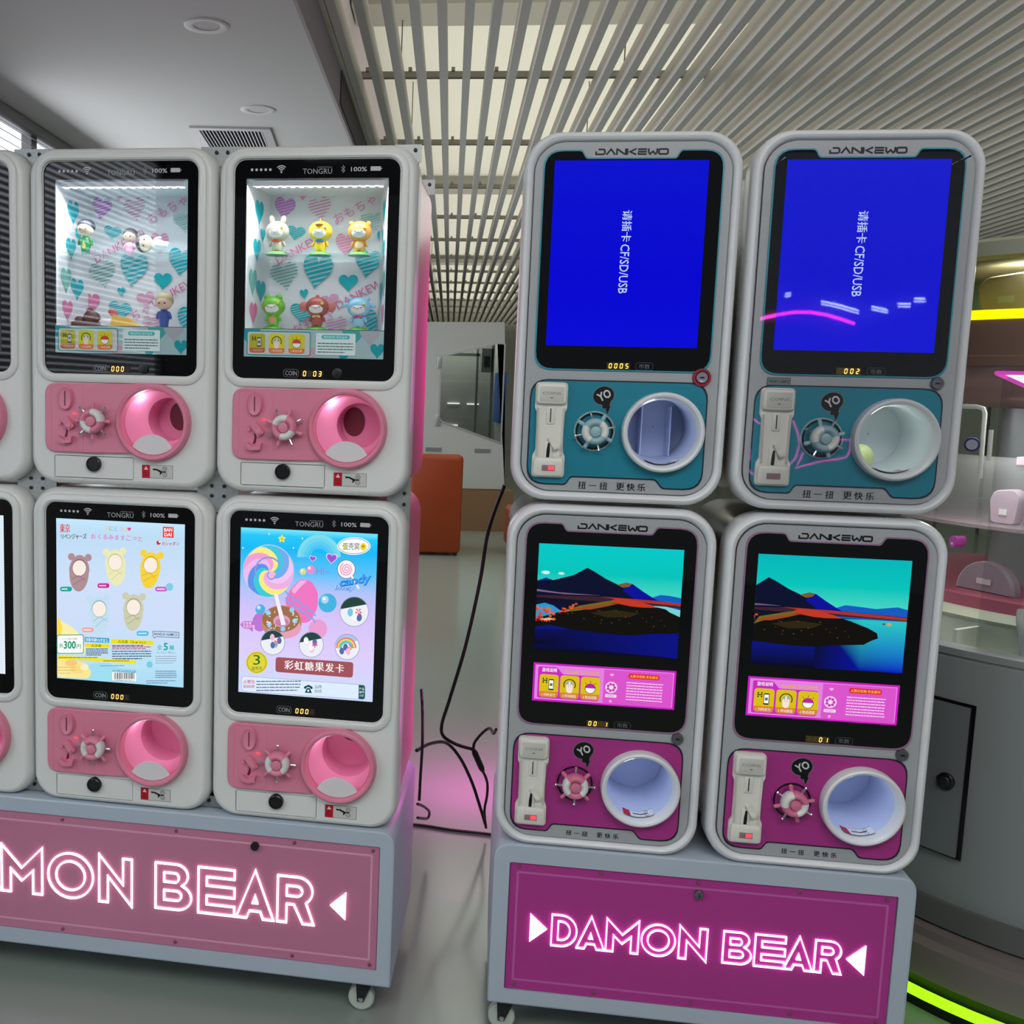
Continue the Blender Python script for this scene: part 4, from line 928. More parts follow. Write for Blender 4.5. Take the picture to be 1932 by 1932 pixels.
def dankewo(p, x, z, w_, h, col):
    # block letters of the maker's name drawn as heavy strokes
    u = w_ / 7.0; lw = h * .26; g = u * .84; t, b = z + h / 2 - lw / 2, z - h / 2 + lw / 2; md = z
    def S(k, pts): p.line([(x - w_ / 2 + u * k + a * g, b + (t - b) * c) for a, c in pts], lw, col)
    S(0, [(.25, 1), (.85, 1), (1, .8), (1, .2), (.85, 0), (.0, 0), (0, .62)])
    S(1, [(0, -.1), (.5, 1.02), (1, -.1)]); S(2, [(0, -.15), (0, 1), (.12, .95), (.85, .05), (1, 0), (1, 1.15)])
    S(3, [(0, 1.15), (0, -.15)]); S(3, [(1, 1.1), (.3, .5), (1, -.1)]); S(4, [(.0, 1), (1, 1)]); S(4, [(0, .5), (1, .5)]); S(4, [(1, 0), (.1, 0), (0, .25)])
    S(4, [(0, 1), (.05, .6)]) if False else None
    S(5, [(0, 1.15), (.05, .3), (.2, 0), (.5, .55), (.8, 0), (.95, .3), (1, 1.15)]); S(6, [(0, .5), (0, .85), (.12, 1), (.88, 1), (1, .85), (1, .15), (.88, 0), (.12, 0), (0, .15), (0, .5)])
def yo_mark(p):
    x, z = -.0312, q_(-.2625); bk = K(14, 14, 18); edge = K(120, 124, 128)
    for o, c in ((.0013, edge), (0, bk)):
        p.poly([(a, b) for a, b in rot2(circ(x, z, .0205 + o, 30, .0178 + o), (x, z), .35)], c)
        p.poly([(x - .002 - o, z - .012), (x + .0145 + o, z - .010), (x + .0125 + o, z - .0205), (x + .0150 + o, z - .0205), (x + .0090, z - .0375 - o * 1.5), (x + .0055 - o * .5, z - .0255), (x - .001 - o, z - .0255 - o)], c)
    p.text('YO', x + .001, z + .0005, .0175, K(206, 208, 210), .03, rot=math.radians(28), wfit=.027)
def machineR(col, row, teal, label, digits, turn, redlock=False, bluechute=True):
    e = empty('capsule_machine', blockR(.4336 * col, 0, .92935 - GD + .73697 * row), YR)
    tag(e, label, 'vending machine', 'flat-screened machines of the right block')
    cached('front_frame', 'Rframe', e, h_frame, WHITE2); fc = cached('front_panel', 'Rface', e, h_face, SILVER, True); cached('panel_groove', 'Rgroove', fc, h_groove, BLACK)
    cached('body_shell', 'Rbody', e, h_body, DARK)
    gl = cached('screen_glass', 'Rglass', e, h_glass, BLACKGLASS); cached('glass_rim', 'Rrim%d' % teal, gl, h_rim, TEALRIM if teal else MAGRIM)
    p = Print(.0018); dankewo(p, -.002 if col or row else .003, q_(.2105 if row else .2090), .139, .0125, K(14, 14, 16))
    for k, ch in enumerate('扭一扭'): p.text(ch, (-.064 if teal else -.052) + (.0212 if teal else .0165) * k, q_(-.4440), (.0150 if teal else .0108) if ch != '一' else .0012, K(18, 20, 24), .012 if teal else .006, wfit=.0150 if teal else .011)
    for k, ch in enumerate('更快乐'): p.text(ch, (.0115 if teal else .0115) + (.0208 if teal else .0165) * k, q_(-.4440), .0150 if teal else .0108, K(18, 20, 24), .012 if teal else .006)
    p.build('printed_name', INK, fc)
    p = Print(.0004); p.line(rr(.0446, q_(-.2030), .033, .0145, .005, 4), .0007, K(84, 86, 90), True); p.text('币数', .0446, q_(-.2030), .0092, K(112, 114, 118), 0, wfit=.021); p.build('printed_label', INK, gl)
    p = Print(.0003); p.rect(-.0285, q_(-.2095), .0165, q_(-.1965), K(30, 26, 8)); p.seg(digits, -.0215, q_(-.2030), .0088, .0107, K(255, 190, 80), K(40, 32, 14)); p.build('coin_counter', LITHI, gl)
    cp = cached('control_panel', 'Rcp%d' % teal, e, h_cp, TEAL if teal else MAGENTA); cached('panel_outline', 'Rcpe', cp, h_cpedge, mat('navy_line', (16, 18, 34), .5))
    p = Print(.0001); yo_mark(p); p.build('printed_logo', INK, cp)
    cu = cached('coin_unit', 'Rcoin', e, h_coin, CREAM); cached('coin_plate', 'Rcoinf', cu, h_coinface, mat('coin_plate_grey', (206, 206, 196), .5)); cached('slot_opening', 'Rslots', cu, h_slots, BLACK); cached('return_opening', 'Rret', cu, h_return, BLACK); cached('return_lever', 'Rlever', cu, h_lever, CREAM)
    lw = cached('indicator_window', 'Rledw', cu, h_ledwin, mat('indicator_dim', (150, 120, 124), .4))
    p = Print(-.0177); p.text('COINS', -.1338, q_(-.2605), .0055, K(128, 128, 122), 0, wfit=.036); p.poly([(-.1375, q_(-.2685)), (-.1301, q_(-.2685)), (-.1338, q_(-.2715))], K(120, 120, 114)); p.v = [(a, b - .0019, c) for a, b, c in p.v]; p.build('embossed_word', INK, cu)
    if not (col == 1 and row == 1):
        mb = MB(); mb.box(-.134, -.1225, -.0180, -.0176, q_(-.4145), q_(-.4065)); mb.build('red_indicator', mat('red_led_soft', (255, 60, 70), emit=1.4), lw, False)
    # dial in its shallow cup
    cpx, cpz = -.0457, q_(-.3340)
    mb = MB(); mb.lathe([(.0405, -.0002), (.0395, -.0022), (.0375, -.0022), (.0368, -.0004)], cpx, cpz, 48); cup = mb.build('dial_cup', PALETEAL if teal else MAGENTA, e)
    mb = MB(); mb.lathe([(.0372, -.0012), (.0330, -.0012)], cpx, cpz, 48); mb.build('cup_groove', BLACK, cup)
    if teal: dial(e, cpx, cpz, -.006, .0262, WHITE, PALETEAL, PALETEAL, turn, .0400, False)
    else: dial(e, cpx, cpz, -.006, .0262, WHITE, ROSE, ROSE, turn, .0410, False)
    ch = cached('chute_ring', 'Rring', e, h_ring, WHITE2)
    cm = CHUTEBLUE if bluechute else CHUTEWHITE
    mb = MB(); mb.lathe([(.066, .004), (.064, .02), (.063, .15, .004, .006)], *CHD, n=48, cap1=False); mb.build('chute_tube', cm, ch)
    mb = MB(); mb.lathe([(.063, .15, .004, .006), (.001, .15, .004, .006)], *CHD, n=40)
    if row == 1 and bluechute: mb.box(CHD[0] - .075, CHD[0] + .075, .060, .066, CHD[1] + .037, CHD[1] + .075) if False else None
    mb.build('chute_back', cm, ch)
    mb = MB(); a = .063
    if row == 1:
        for sx in ((-.028, .030) if bluechute else (-.045,)): mb.box(CHD[0] + sx - .001, CHD[0] + sx + .001, .09, .149, CHD[1] - .052, CHD[1] + .05)
    if row == 1: mb.build('chute_divider', cm, ch, False)
    # nip-hazard sticker lying on the floor of the chute mouth
    p = Print(0); x0, x1, z0, z1 = -.030, .034, -.008, .008
    def strip(a, b, c, n):
        for k in range(n): p.rect(a + (b - a) * k / n, z0, a + (b - a) * (k + 1) / n, z1, c); p.y += p.step
        p.y -= p.step
    strip(x0, x1, K(226, 230, 236), 10); p.line([(x0 + (x1 - x0) * k / 10, z1 - .0003) for k in range(11)], .0006, K(90, 90, 96)); p.line([(x0 + (x1 - x0) * k / 10, z0 + .0003) for k in range(11)], .0006, K(90, 90, 96)); strip(x0, x0 + .016, K(196, 30, 60), 4); p.line([(x0 + .022, .001), (x0 + .038, -.001), (x0 + .052, .0)], .002, K(50, 50, 54))
    for k in (-.0035, .0035): p.ring(x0 + .05, k, .003, .0007, K(70, 70, 76))
    vs = []
    for a, b, c in p.v:
        th = a / .064; vs.append((CHD[0] + (.0636 + b) * math.sin(th), .012 + c * 2.0, CHD[1] - (.0636 + b) * math.cos(th)))
    p.v = vs; p.build('warning_sticker', INK, ch)
    pl = bpy.data.lights.new('chute_lamp', 'POINT'); pl.energy = .05 if not bluechute or row == 0 else .03; pl.color = (.86, .92, 1) if bluechute else (.92, 1, .98); pl.shadow_soft_size = .012
    po = bpy.data.objects.new('chute_lamp', pl); C.objects.link(po); po.parent = e; po.location = (CHD[0] - .02, .015, CHD[1] + .048)
    mb = MB(); lx, lz = .1555, q_(-.2220); mb.lathe([(.0118, .002), (.0118, -.004), (.0105, -.006), (.0075, -.006), (.0070, -.0045)], lx, lz, 28, cap1=True); lk = mb.build('cam_lock', CHROME if redlock else mat('gunmetal', (120, 122, 126), .35, .8), e)
    mb = MB(); mb.box(lx - .004, lx + .004, -.0066, -.0058, lz - .0014, lz + .0014); mb.build('keyhole', BLACK, lk, False)
    if redlock: mb = MB(); mb.lathe([(.0118, -.001), (.0128, -.004), (.0172, -.004), (.0178, -.001), (.0178, .002)], lx, lz, 32); mb.build('red_collar', mat('red_plastic', (150, 22, 44), .4), lk)
    return e, gl
def blue_screen(e, dx=0.0):
    x0, z0, x1, z1 = RW; x0 += dx; x1 += dx; p = Print(.0003); p.grad(x0, z1, x1, z0, [(0, K(4, 12, 205)), (.6, K(0, 0, 208)), (1, K(2, 4, 214))])
    s_, y_ = '请插卡', 0
    p.text('请插卡', -.0052 + dx, q_(.0690), .0185, K(190, 205, 246), .008, rot=-PI / 2, wfit=.060); p.text('CF/SD/USB', -.0062 + dx, q_(-.0135), .0175, K(190, 205, 246), .008, rot=-PI / 2, wfit=.095)
    p.build('lit_screen', LIT, e)
def pink_strip(e, x0, x1, z0, z1):
    p = Print(.0002); M1, M2 = K(196, 26, 190), K(218, 84, 204)
    p.rect(x0, z0, x1, z1, M1); p.rect(x0 + .004, z0 + .004, x1 - .004, z1 - .004, K(226, 130, 224)); w_ = x1 - x0; h = z1 - z0
    p.rect(x0 + w_ * .5, z0 + .003, x1 - .006, z1 - .006, M2)
    p.poly(roundpoly([(x0 + .010, z1 - .008), (x0 + w_ * .17, z1 - .008), (x0 + w_ * .21, z1 - h * .27), (x0 + w_ * .47, z1 - h * .27), (x0 + w_ * .47, z0 + .007), (x0 + .010, z0 + .007)], .004, 3), K(200, 40, 190))
    p.text('游戏说明', x0 + w_ * .115, z1 - h * .175, .0085, K(250, 236, 250), .01, wfit=.030); p.text('GAME SHOWS', x0 + w_ * .345, z1 - h * .20, .0075, K(226, 170, 80), .02, wfit=.070)
    icons3(p, [x0 + w_ * .115, x0 + w_ * .262, x0 + w_ * .408], z0 + h * .41, w_ * .135, h * .60, K(216, 190, 20), K(216, 130, 50), 'strip')
    cx = x0 + w_ * .555; p.circle(cx, z0 + h * .48, .012, K(240, 220, 240), n=22)
    for k in range(7): p.circle(cx + .007 * math.cos(k * .9), z0 + h * .48 + .007 * math.sin(k * .9), .003, K(200, 60, 180), n=10)
    p.rrect(cx - .0115, z0 + h * .22, cx + .0115, z0 + h * .30, .002, K(246, 226, 246)); p.text('扭蛋机', cx, z0 + h * .26, .005, K(200, 40, 180), 0)
    p.heart(cx, z1 - h * .2, .008, .007, K(250, 170, 226)); p.circle(cx, z0 + h * .12, .003, K(250, 170, 226), n=10)
    p.rrect(x0 + w_ * .67, z1 - h * .26, x0 + w_ * .885, z1 - h * .13, .004, K(222, 40, 40)); p.text('△警示告知 安全提示', x0 + w_ * .778, z1 - h * .195, .0062, K(250, 200, 80), .01, wfit=.056)
    p.lines(x0 + w_ * .66, x0 + w_ * .915, z1 - h * .33, z0 + h * .16, 7, .0022, K(250, 206, 240), 8)
    p.build('instruction_strip', LIT, e)
def landscape(e, shift, box):
    # lake and mountains; sheet frame 0..1 by 0..1, z up
    x0, z0, x1, z1 = box
    S = lambda q: (x0 + (x1 - x0) * min(max(q[0], 0), 1), z0 + (z1 - z0) * min(max(q[1], 0), 1))
    p = Print(.0003, S)
    def P(pts, c): p.poly([(a + shift, b) for a, b in pts], c)
    p.grad(0, 1, 1, .47, [(0, K(0, 200, 200) if not shift else K(0, 182, 186)), (.5, K(0, 196, 186)), (.85, K(70, 214, 196)), (1, K(150, 226, 200))])
    p.grad(0, .50, 1, 0, [(0, K(10, 14, 30)), (.3, K(8, 14, 60)), (.6, K(6, 18, 120)), (1, K(2, 4, 30))])
    # far mountains
    P([(.70, .50), (.86, .58), (.92, .575), (1.06, .56), (1.2, .585), (1.38, .565), (1.5, .54), (1.5, .46), (.7, .46)], K(20, 90, 190))
    P([(-.2, .62), (0, .655), (.06, .685), (.11, .665), (.25, .720), (.345, .795), (.40, .76), (.48, .70), (.56, .655), (.62, .675), (.665, .665), (.74, .60), (.82, .54), (.86, .50), (-.2, .50)], K(8, 14, 44))
    P([(.66, .668), (.74, .60), (.82, .54), (.86, .515), (.70, .515), (.60, .60), (.62, .66)], K(8, 14, 150)); P([(.555, .652), (.62, .678), (.66, .668), (.64, .64), (.60, .628)], K(120, 92, 50)); P([(.0, .655), (.06, .685), (.10, .668), (.05, .66)], K(10, 40, 150))
    # misty far shore with reds
    P([(-.2, .52), (.5, .535), (.85, .525), (1.5, .50), (1.5, .465), (.7, .48), (-.2, .50)], K(60, 30, 44)); P([(.45, .535), (.8, .525), (1.05, .51), (1.5, .495), (1.5, .47), (1, .485), (.6, .51)], K(170, 50, 44)); P([(-.2, .575), (.15, .555), (.45, .545), (.2, .54), (-.2, .555)], K(120, 96, 130))
    # bright water on the right
    if shift: p.raw([(.42, .45), (.72, .46), (1, .46), (1, 0), (.72, 0), (.42, 0)], [(0, 1, 4, 5), (1, 2, 3, 4)], lambda q: (K(8, 12, 40) if q[1] > .3 else K(4, 8, 60)) if q[0] < .5 else (K(40, 196, 196) if q[1] > .3 else (K(2, 14, 150) if q[0] < .9 else K(2, 20, 196))))
    else:
        P([(.80, .475), (.9, .45), (1.0, .36), (1.0, .45), (.9, .475)], K(120, 206, 214)); P([(0, .43), (.06, .45), (.12, .43), (.18, .38), (.08, .335), (.0, .30)], K(40, 150, 206))
        p.raw([(0, .20), (.35, .22), (1, .26), (1, 0), (0, .06)], [(0, 1, 2, 3, 4)], lambda q: K(4, 14, 130) if q[0] > .6 else (K(6, 10, 90) if q[1] > .1 else K(3, 4, 22)))
    # the near island
    isl = [(-.2, .30), (0.05, .315), (.18, .37), (.30, .44), (.42, .475), (.56, .515), (.66, .505), (.80, .475), (.90, .44), (1.02, .385), (1.08, .345), (1.09, .30), (1.04, .27), (1.0, .235), (.90, .225), (.80, .215), (.70, .195), (.56, .19), (.42, .20), (.25, .215), (.10, .25), (-.2, .22)]
    P(isl, K(14, 12, 8)); P([(.18, .37), (.30, .44), (.42, .475), (.56, .515), (.60, .50), (.46, .455), (.32, .40)], K(110, 100, 30)); P([(.52, .50), (.56, .53), (.68, .52), (.80, .482), (.84, .46), (.74, .455), (.66, .46), (.56, .48)], K(190, 56, 36))
    P([(.25, .40), (.36, .44), (.50, .47), (.6, .49), (.5, .45), (.38, .41)], K(150, 70, 30)); P([(.38, .38), (.55, .42), (.72, .40), (.66, .36), (.5, .345)], K(44, 36, 14))
    rn = random.Random(5)
    for k in range(26):
        a, b = -.03 + .17 * rn.random(), .29 + .11 * rn.random(); r = .012 + .016 * rn.random(); p.star(a + shift, b, r, K(*rn.choice(((206, 70, 40), (226, 100, 50), (180, 50, 40)))), 5, .4, rn.random() * 3)
    for k in range(14):
        a = .16 + .12 * rn.random(); b = .35 + (a - .16) * .6 + .04 * rn.random(); p.star(a + shift, b, .014, K(*rn.choice(((206, 60, 40), (226, 90, 40)))), 5, .4, rn.random() * 3)
    for k in range(20): a, b = .2 + .7 * rn.random(), .27 + .15 * rn.random(); p.star(a + shift, b, .008, K(*rn.choice(((120, 50, 30), (90, 60, 24), (60, 50, 20)))), 4, .5, rn.random())
    P([(.03, .30), (.10, .315), (.13, .30), (.06, .29)], K(226, 190, 150))
    if not shift:
        p.circle(.055, .735, .03, K(206, 236, 240), .017, 14); p.circle(.165, .733, .022, K(206, 236, 240), .012, 12)
    else: p.circle(.885, .43, .018, K(200, 160, 110), .014, 10); p.circle(.85, .432, .01, K(70, 80, 70), .008, 8)
    p.build('lit_screen', LIT, e)
e, g = machineR(0, 1, True, 'teal-panelled capsule machine with a blue screen and a red-collared lock', '0005', math.radians(-30), True); blue_screen(e)
e, g = machineR(1, 1, True, 'teal-panelled capsule machine with a blue screen at the right end of the top row', ' 002', math.radians(108), False, False); blue_screen(e, .0025)
p = Print(-.0002); p.rect(-.1545, q_(-.2335), -.111, q_(-.2185), K(120, 124, 122)); p.line(rr(-.1328, q_(-.2260), .043, .0145, .001, 1), .0008, K(50, 52, 54), True); p.text('1PLAY 100円', -.1328, q_(-.2260), .0058, K(30, 30, 34), .015, wfit=.036); p.build('price_sticker', INK, e)
e, g = machineR(0, 0, False, 'magenta-panelled capsule machine showing a lake landscape, under the red-collared lock', '00 1', math.radians(-45))
landscape(e, 0.0, (-.1432, q_(-.0545), .1445, q_(.1700))); pink_strip(e, -.1422, .1450, q_(-.1622), q_(-.0806))
e, g = machineR(1, 0, False, 'magenta-panelled capsule machine showing a lake landscape at the right end of the bottom row', '  01', math.radians(104))
landscape(e, -.265, (-.1460, q_(-.0560), .1415, q_(.1696))); pink_strip(e, -.1479, .1402, q_(-.1628), q_(-.0809))
# ------------------------------------------------------------------ wheeled bases with neon signs
def glyphs():
    G = {}
    ea = lambda cx, cy, rx, ry, a0, a1, n=14: [(cx + rx * math.cos(math.radians(a0 + (a1 - a0) * i / n)), cy + ry * math.sin(math.radians(a0 + (a1 - a0) * i / n))) for i in range(n + 1)]
    G['D'] = [[(0, 0), (0, 1), (.30, 1)] + ea(.30, .5, .48, .5, 90, -90), [(.2, .2), (.2, .8), (.30, .8)] + ea(.30, .5, .27, .3, 90, -90)]
    G['A'] = [[(0, 0), (.43, 1.05), (.86, 0), (.62, 0), (.555, .16), (.305, .16), (.24, 0)], [(.375, .34), (.43, .50), (.485, .34)]]
    G['M'] = [[(0, 0), (0, 1.05), (.49, .56), (.98, 1.05), (.98, 0), (.76, 0), (.76, .52), (.49, .27), (.22, .52), (.22, 0)]]
    G['O'] = [circ(.5, .5, .5, 36), circ(.5, .5, .32, 30)]
    G['N'] = [[(0, 0), (0, 1.05), (.60, .42), (.60, 1), (.82, 1), (.82, -.05), (.22, .58), (.22, 0)]]
    G['B'] = [[(0, 0), (0, 1), (.48, 1)] + ea(.48, .755, .27, .245, 90, -60, 10) + ea(.50, .275, .33, .275, 62, -90, 12), [(.2, .60), (.2, .80), (.46, .80)] + ea(.46, .70, .08, .10, 90, -90, 8), [(.2, .20), (.2, .41), (.49, .41)] + ea(.49, .305, .11, .105, 90, -90, 8)]
    G['E'] = [[(0, 0), (0, 1), (.86, 1), (.86, .80), (.2, .80), (.2, .61), (.86, .61), (.86, .39), (.2, .39), (.2, .20), (.86, .20), (.86, 0)]]
    G['R'] = [[(0, 0), (0, 1), (.44, 1)] + ea(.44, .70, .32, .30, 90, -55, 12) + [(.80, 0), (.56, 0), (.36, .40), (.2, .40), (.2, 0)], [(.2, .58), (.2, .80), (.42, .80)] + ea(.42, .69, .12, .11, 90, -90, 8)]
    return G
GLY = glyphs()
# letter left edges and widths measured on the smaller sign (metres from the panel centre)
LET = [('D', -.2964, .0547), ('A', -.2430, .0600), ('M', -.1820, .0684), ('O', -.1093, .0708), ('N', -.0324, .0581), ('B', .0567, .0589), ('E', .1200, .0621), ('A', .1790, .0590), ('R', .2390, .0552)]
LETL = [('D', -.4665, .0800), ('A', -.3830, .0880), ('M', -.2900, .1010), ('O', -.1739, .1100), ('N', -.0490, .0790), ('B', .0869, .0850), ('E', .1884, .0845), ('A', .2775, .0865), ('R', .3725, .0835)]
def base(name, fn, cu, half, z0, z1, depth, panel, frm, acry, linem, neon, ls, lz, lh, tris, lock, screws, label, rz, casters):
    e = empty(name, fn(cu, 0, 0), rz); tag(e, label, 'display base')
    cz = (z0 + z1) / 2; H = z1 - z0; px, pz0, pz1 = panel
    def L(i, y): return P3(roundpoly([(-half + i, z0 + i), (half - i, z0 + i), (half - i, z1 - i), (-half + i, z1 - i)], [.004, .004, .036 - i * .5, .036 - i * .5], 6), y)
    mb = MB(); lo = [L(.0, depth), L(0, .006), L(.0015, .0015), L(.005, 0)]
    mb.loft(lo, 0, True, False); pan = rr(0, (pz0 + pz1) / 2, 2 * px, pz1 - pz0, .003, 2)
    mb.face([[(p[0], p[2]) for p in lo[-1]], pan], 0); mb.loft([P3(pan, 0), P3(pan, .012)]); mb.build('cabinet', frm, e)
    mb = MB(); mb.plate([rr(0, (pz0 + pz1) / 2, 2 * px - .003, pz1 - pz0 - .003, .003, 2)], .0045, .010); sp = mb.build('sign_panel', acry, e, False)
    mb = MB(); mb.face([rr(0, (pz0 + pz1) / 2, 2 * px + .002, pz1 - pz0 + .002, .003, 2)], .0118); mb.build('panel_recess', BLACK, e, False)
    mb = MB(); mb.ribbon(rr(0, (pz0 + pz1) / 2, 2 * px - .036, pz1 - pz0 - .046, .001, 1), .0045, .0040, .0046); mb.build('sign_border', linem, sp, False)
    for x, z in screws:
        mb = MB(); mb.lathe([(.0042, .0045), (.004, .0025), (.0022, .0018)], x, z, 10, cap1=True); mb.build('screw', mat('sign_screw', (150, 90, 112), .3, .5), sp, False)
    for ch, lx, lw in (LETL if ls > 1 else LET):
        if ls > 1: lx, lw = lx / ls, lw / ls
        else: lx, lw = lx + .001, lw - .002
        gw = {'D': .78, 'A': .86, 'M': .98, 'O': 1.0, 'N': .82, 'B': .83, 'E': .86, 'R': .80}[ch]
        mb = MB()
        for con in GLY[ch]: mb.ribbon([((lx + a / gw * lw) * ls, lz + b * lh) for a, b in con], .0029 * max(1, ls * .92), .0005, .0046)
        mb.build('neon_letter', neon, sp, False)
    for t in tris: mb = MB(); mb.plate([t], .0005, .0046); mb.build('neon_arrow', neon, sp, False)
    lx, lz2, lm = lock
    mb = MB(); mb.lathe([(.0095, .0045), (.0095, -.003), (.008, -.005), (.0055, -.005)], lx, lz2, 24, cap1=True); lk = mb.build('sign_lock', lm, sp)
    if lm is not BLACK: mb = MB(); mb.box(lx - .001, lx + .001, -.0056, -.0049, lz2 - .004, lz2 + .002); mb.build('keyhole', BLACK, lk, False)
    for cx, cy in casters:
        mb = MB(); mb.box(cx - .03, cx + .03, cy - .03, cy + .03, z0 - .005, z0 + .0, 0); mb.zlathe([(.02, z0 - .005), (.022, z0 - .018), (.012, z0 - .022)], cx, cy, 20, cap1=True)
        for s_ in (-1, 1): mb.plate([[(cx - .018, z0 - .012), (cx + .020, z0 - .012), (cx + .012 - .012, .024), (cx - .014, .024)]], cy + s_ * .015 - .0012, cy + s_ * .015 + .0012)
        fk = mb.build('caster', mat('caster_fork', (30, 30, 32), .4), e, False)
        mb = MB(); mb.lathe([(.004, -.012), (.026, -.012), (.0295, -.009), (.0295, .009), (.026, .012), (.004, .012)], 0, 0, 28); mb.v = [(a + cx - .006, b + cy, c + .0305) for a, b, c in mb.v]; wh = mb.build('wheel', mat('caster_wheel', (190, 200, 186), .5), fk)
        mb = MB(); mb.lathe([(.006, -.0175), (.005, -.019), (.003, -.0195)], cx - .006, .0305, 12, cap1=True); mb.v = [(a, b + cy, c) for a, b, c in mb.v]; mb.build('axle', CHROME, fk)
    return e
ZL = .91371 - GZ - .0004; ZR = .92935 - GD - .0004
sx = [-.585, -.41, -.1392, .1341, .4083, .584]
base('display_base', blockL, 0, .6325, .085, ZL, .46, (.6001, .1225, .4110), FRAMEBLUE, SIGNPINK, SIGNLINE, NEON1, 1.545, .2125, .1085,
     [[(.4918, .2640), (.5278, .2976), (.5272, .2331)], [(-.4918, .2640), (-.5278, .2976), (-.5272, .2331)]], (.3187, .3841, BLACK), [(x, z) for x in sx for z in (.4000, .1335)],
     'long white base with dusty pink neon sign under the left block', YL, [(.569, .05), (-.569, .05), (.569, .40), (-.569, .40)])
sx = [-.370, -.20, 0, .20, .370]
base('display_base', blockR, .2190, .4250, .085, ZR, .46, (.3902, .1196, .4093), FRAMEBLUE, SIGNMAG, SIGNMAGLINE, NEON2, 1.0, .2295, .0695,
     [[(-.3415, .2968), (-.3415, .2325), (-.3050, .2648)], [(.3377, .2970), (.3377, .2321), (.3012, .2636)]], (.0013, .3746, mat('gunmetal', (120, 122, 126), .35, .8)), [(x, z) for x in sx for z in (.3990, .1310)],
     'short white base with magenta neon sign under the right block', YR, [(-.385, .05), (.385, .05), (-.385, .40), (.385, .40)])
# ------------------------------------------------------------------ figurines in the lit windows
def inL(col, row, x, y, z): return blockL(.42385 * col + x, y, .91371 + .73071 * row + z)
GRASS = mat('grass_green_plastic', (90, 176, 60), .45)
FACEW = mat('face_white', (244, 240, 236), .5)
INKB = mat('ink_black', (30, 26, 26), .5)
def animal(x, z, col, ears, accent, label, bow, y=.062):
    e = empty('animal_figurine', inL(1, 1, x, y, z), YL); tag(e, label, 'figurine', 'animal figurines in the lit window')
    m = mat('fig_%d_%d_%d' % col, col, .4); a = mat('fig_%d_%d_%d' % accent, accent, .4)
    mb = MB(); mb.zlathe([(.0245, 0), (.023, .003), (.017, .0065), (.008, .0085), (.002, .009)], n=24, cap0=True, cap1=True); mb.build('grass_stand', GRASS, e)
    mb = MB(); mb.zlathe([(.006, .008), (.0105, .010), (.0125, .016), (.012, .024), (.0095, .031), (.007, .034)], n=18, cap0=True, cap1=True)
    for s_ in (-1, 1):
        mb.ell((s_ * .0055, -.003, .0095), (.0052, .0060, .0040)); mb.ell((s_ * .0140, -.001, .0245), (.0036, .0042, .0075), rot=Matrix.Rotation(s_ * -.5, 3, 'Y'))
    mb.build('body', m, e)
    mb = MB(); mb.ell((0, 0, .050), (.0255, .022, .0215), n=22, k=12); hd = mb.build('head', m, e)
    mb = MB(); mb.ell((0, -.0085, .0465), (.0185, .0150, .0130), n=20, k=10); fc = mb.build('face', FACEW, hd)
    mb = MB()
    for s_ in (-1, 1): mb.tube([(s_ * .010, -.0221, .0478), (s_ * .0075, -.0228, .0490), (s_ * .0048, -.0232, .0478)], .0006, 6)
    mb.tube([(-.003, -.0236, .0462), (-.0015, -.0238, .0452), (0, -.0238, .0462), (.0015, -.0238, .0452), (.003, -.0236, .0462)], .0005, 6); mb.build('face_lines', INKB, fc)
    mb = MB(); mb.ell((.0135, -.0185, .0555), (.0035, .002, .0030)); mb.build('hair_clip', mat('clip_yellow', (226, 220, 60), .4), hd)
    mb = MB()
    if ears == 'long': [mb.ell((s_ * .0125, .0, .0735), (.0062, .0040, .0100), rot=Matrix.Rotation(s_ * .15, 3, 'Y')) for s_ in (-1, 1)]
    elif ears == 'small': [mb.ell((s_ * .0185, .0, .0665), (.0055, .0040, .0055)) for s_ in (-1, 1)]
    elif ears == 'eyes': [mb.ell((s_ * .0125, -.003, .0685), (.0075, .0065, .0075)) for s_ in (-1, 1)]
    elif ears == 'round': [mb.ell((s_ * .0295, .0, .050), (.0105, .0045, .0110)) for s_ in (-1, 1)]; mb.ell((0, 0, .0725), (.004, .003, .004))
    elif ears == 'bill': mb.ell((0, -.0175, .0625), (.0095, .0080, .0035)); mb.ell((0, -.002, .073), (.002, .002, .004))
    elif ears == 'flop': [mb.ell((s_ * .0185, .0, .0665), (.0052, .0040, .0052)) for s_ in (-1, 1)]; [mb.ell((s_ * .0290, 0, .0545), (.0085, .0035, .0050), rot=Matrix.Rotation(s_ * .5, 3, 'Y')) for s_ in (-1, 1)]
    mb.build('ear_pair' if ears != 'bill' else 'bill', a if ears in ('bill', 'round') else m, hd)
    mb = MB()
    if bow:
        for s_ in (-1, 1): mb.ell((s_ * .0048, -.0115, .0295), (.0048, .0022, .0030), rot=Matrix.Rotation(s_ * .3, 3, 'Y'))
        mb.ell((0, -.0122, .0295), (.0018, .0018, .0018)); mb.build('bow_tie', mat('bow_%d_%d_%d' % bow, bow, .4), e)
    else: mb.ell((0, -.0085, .0205), (.0085, .0050, .0085)); mb.build('belly_patch', a, e)
zt, zb = .0387, -.1186
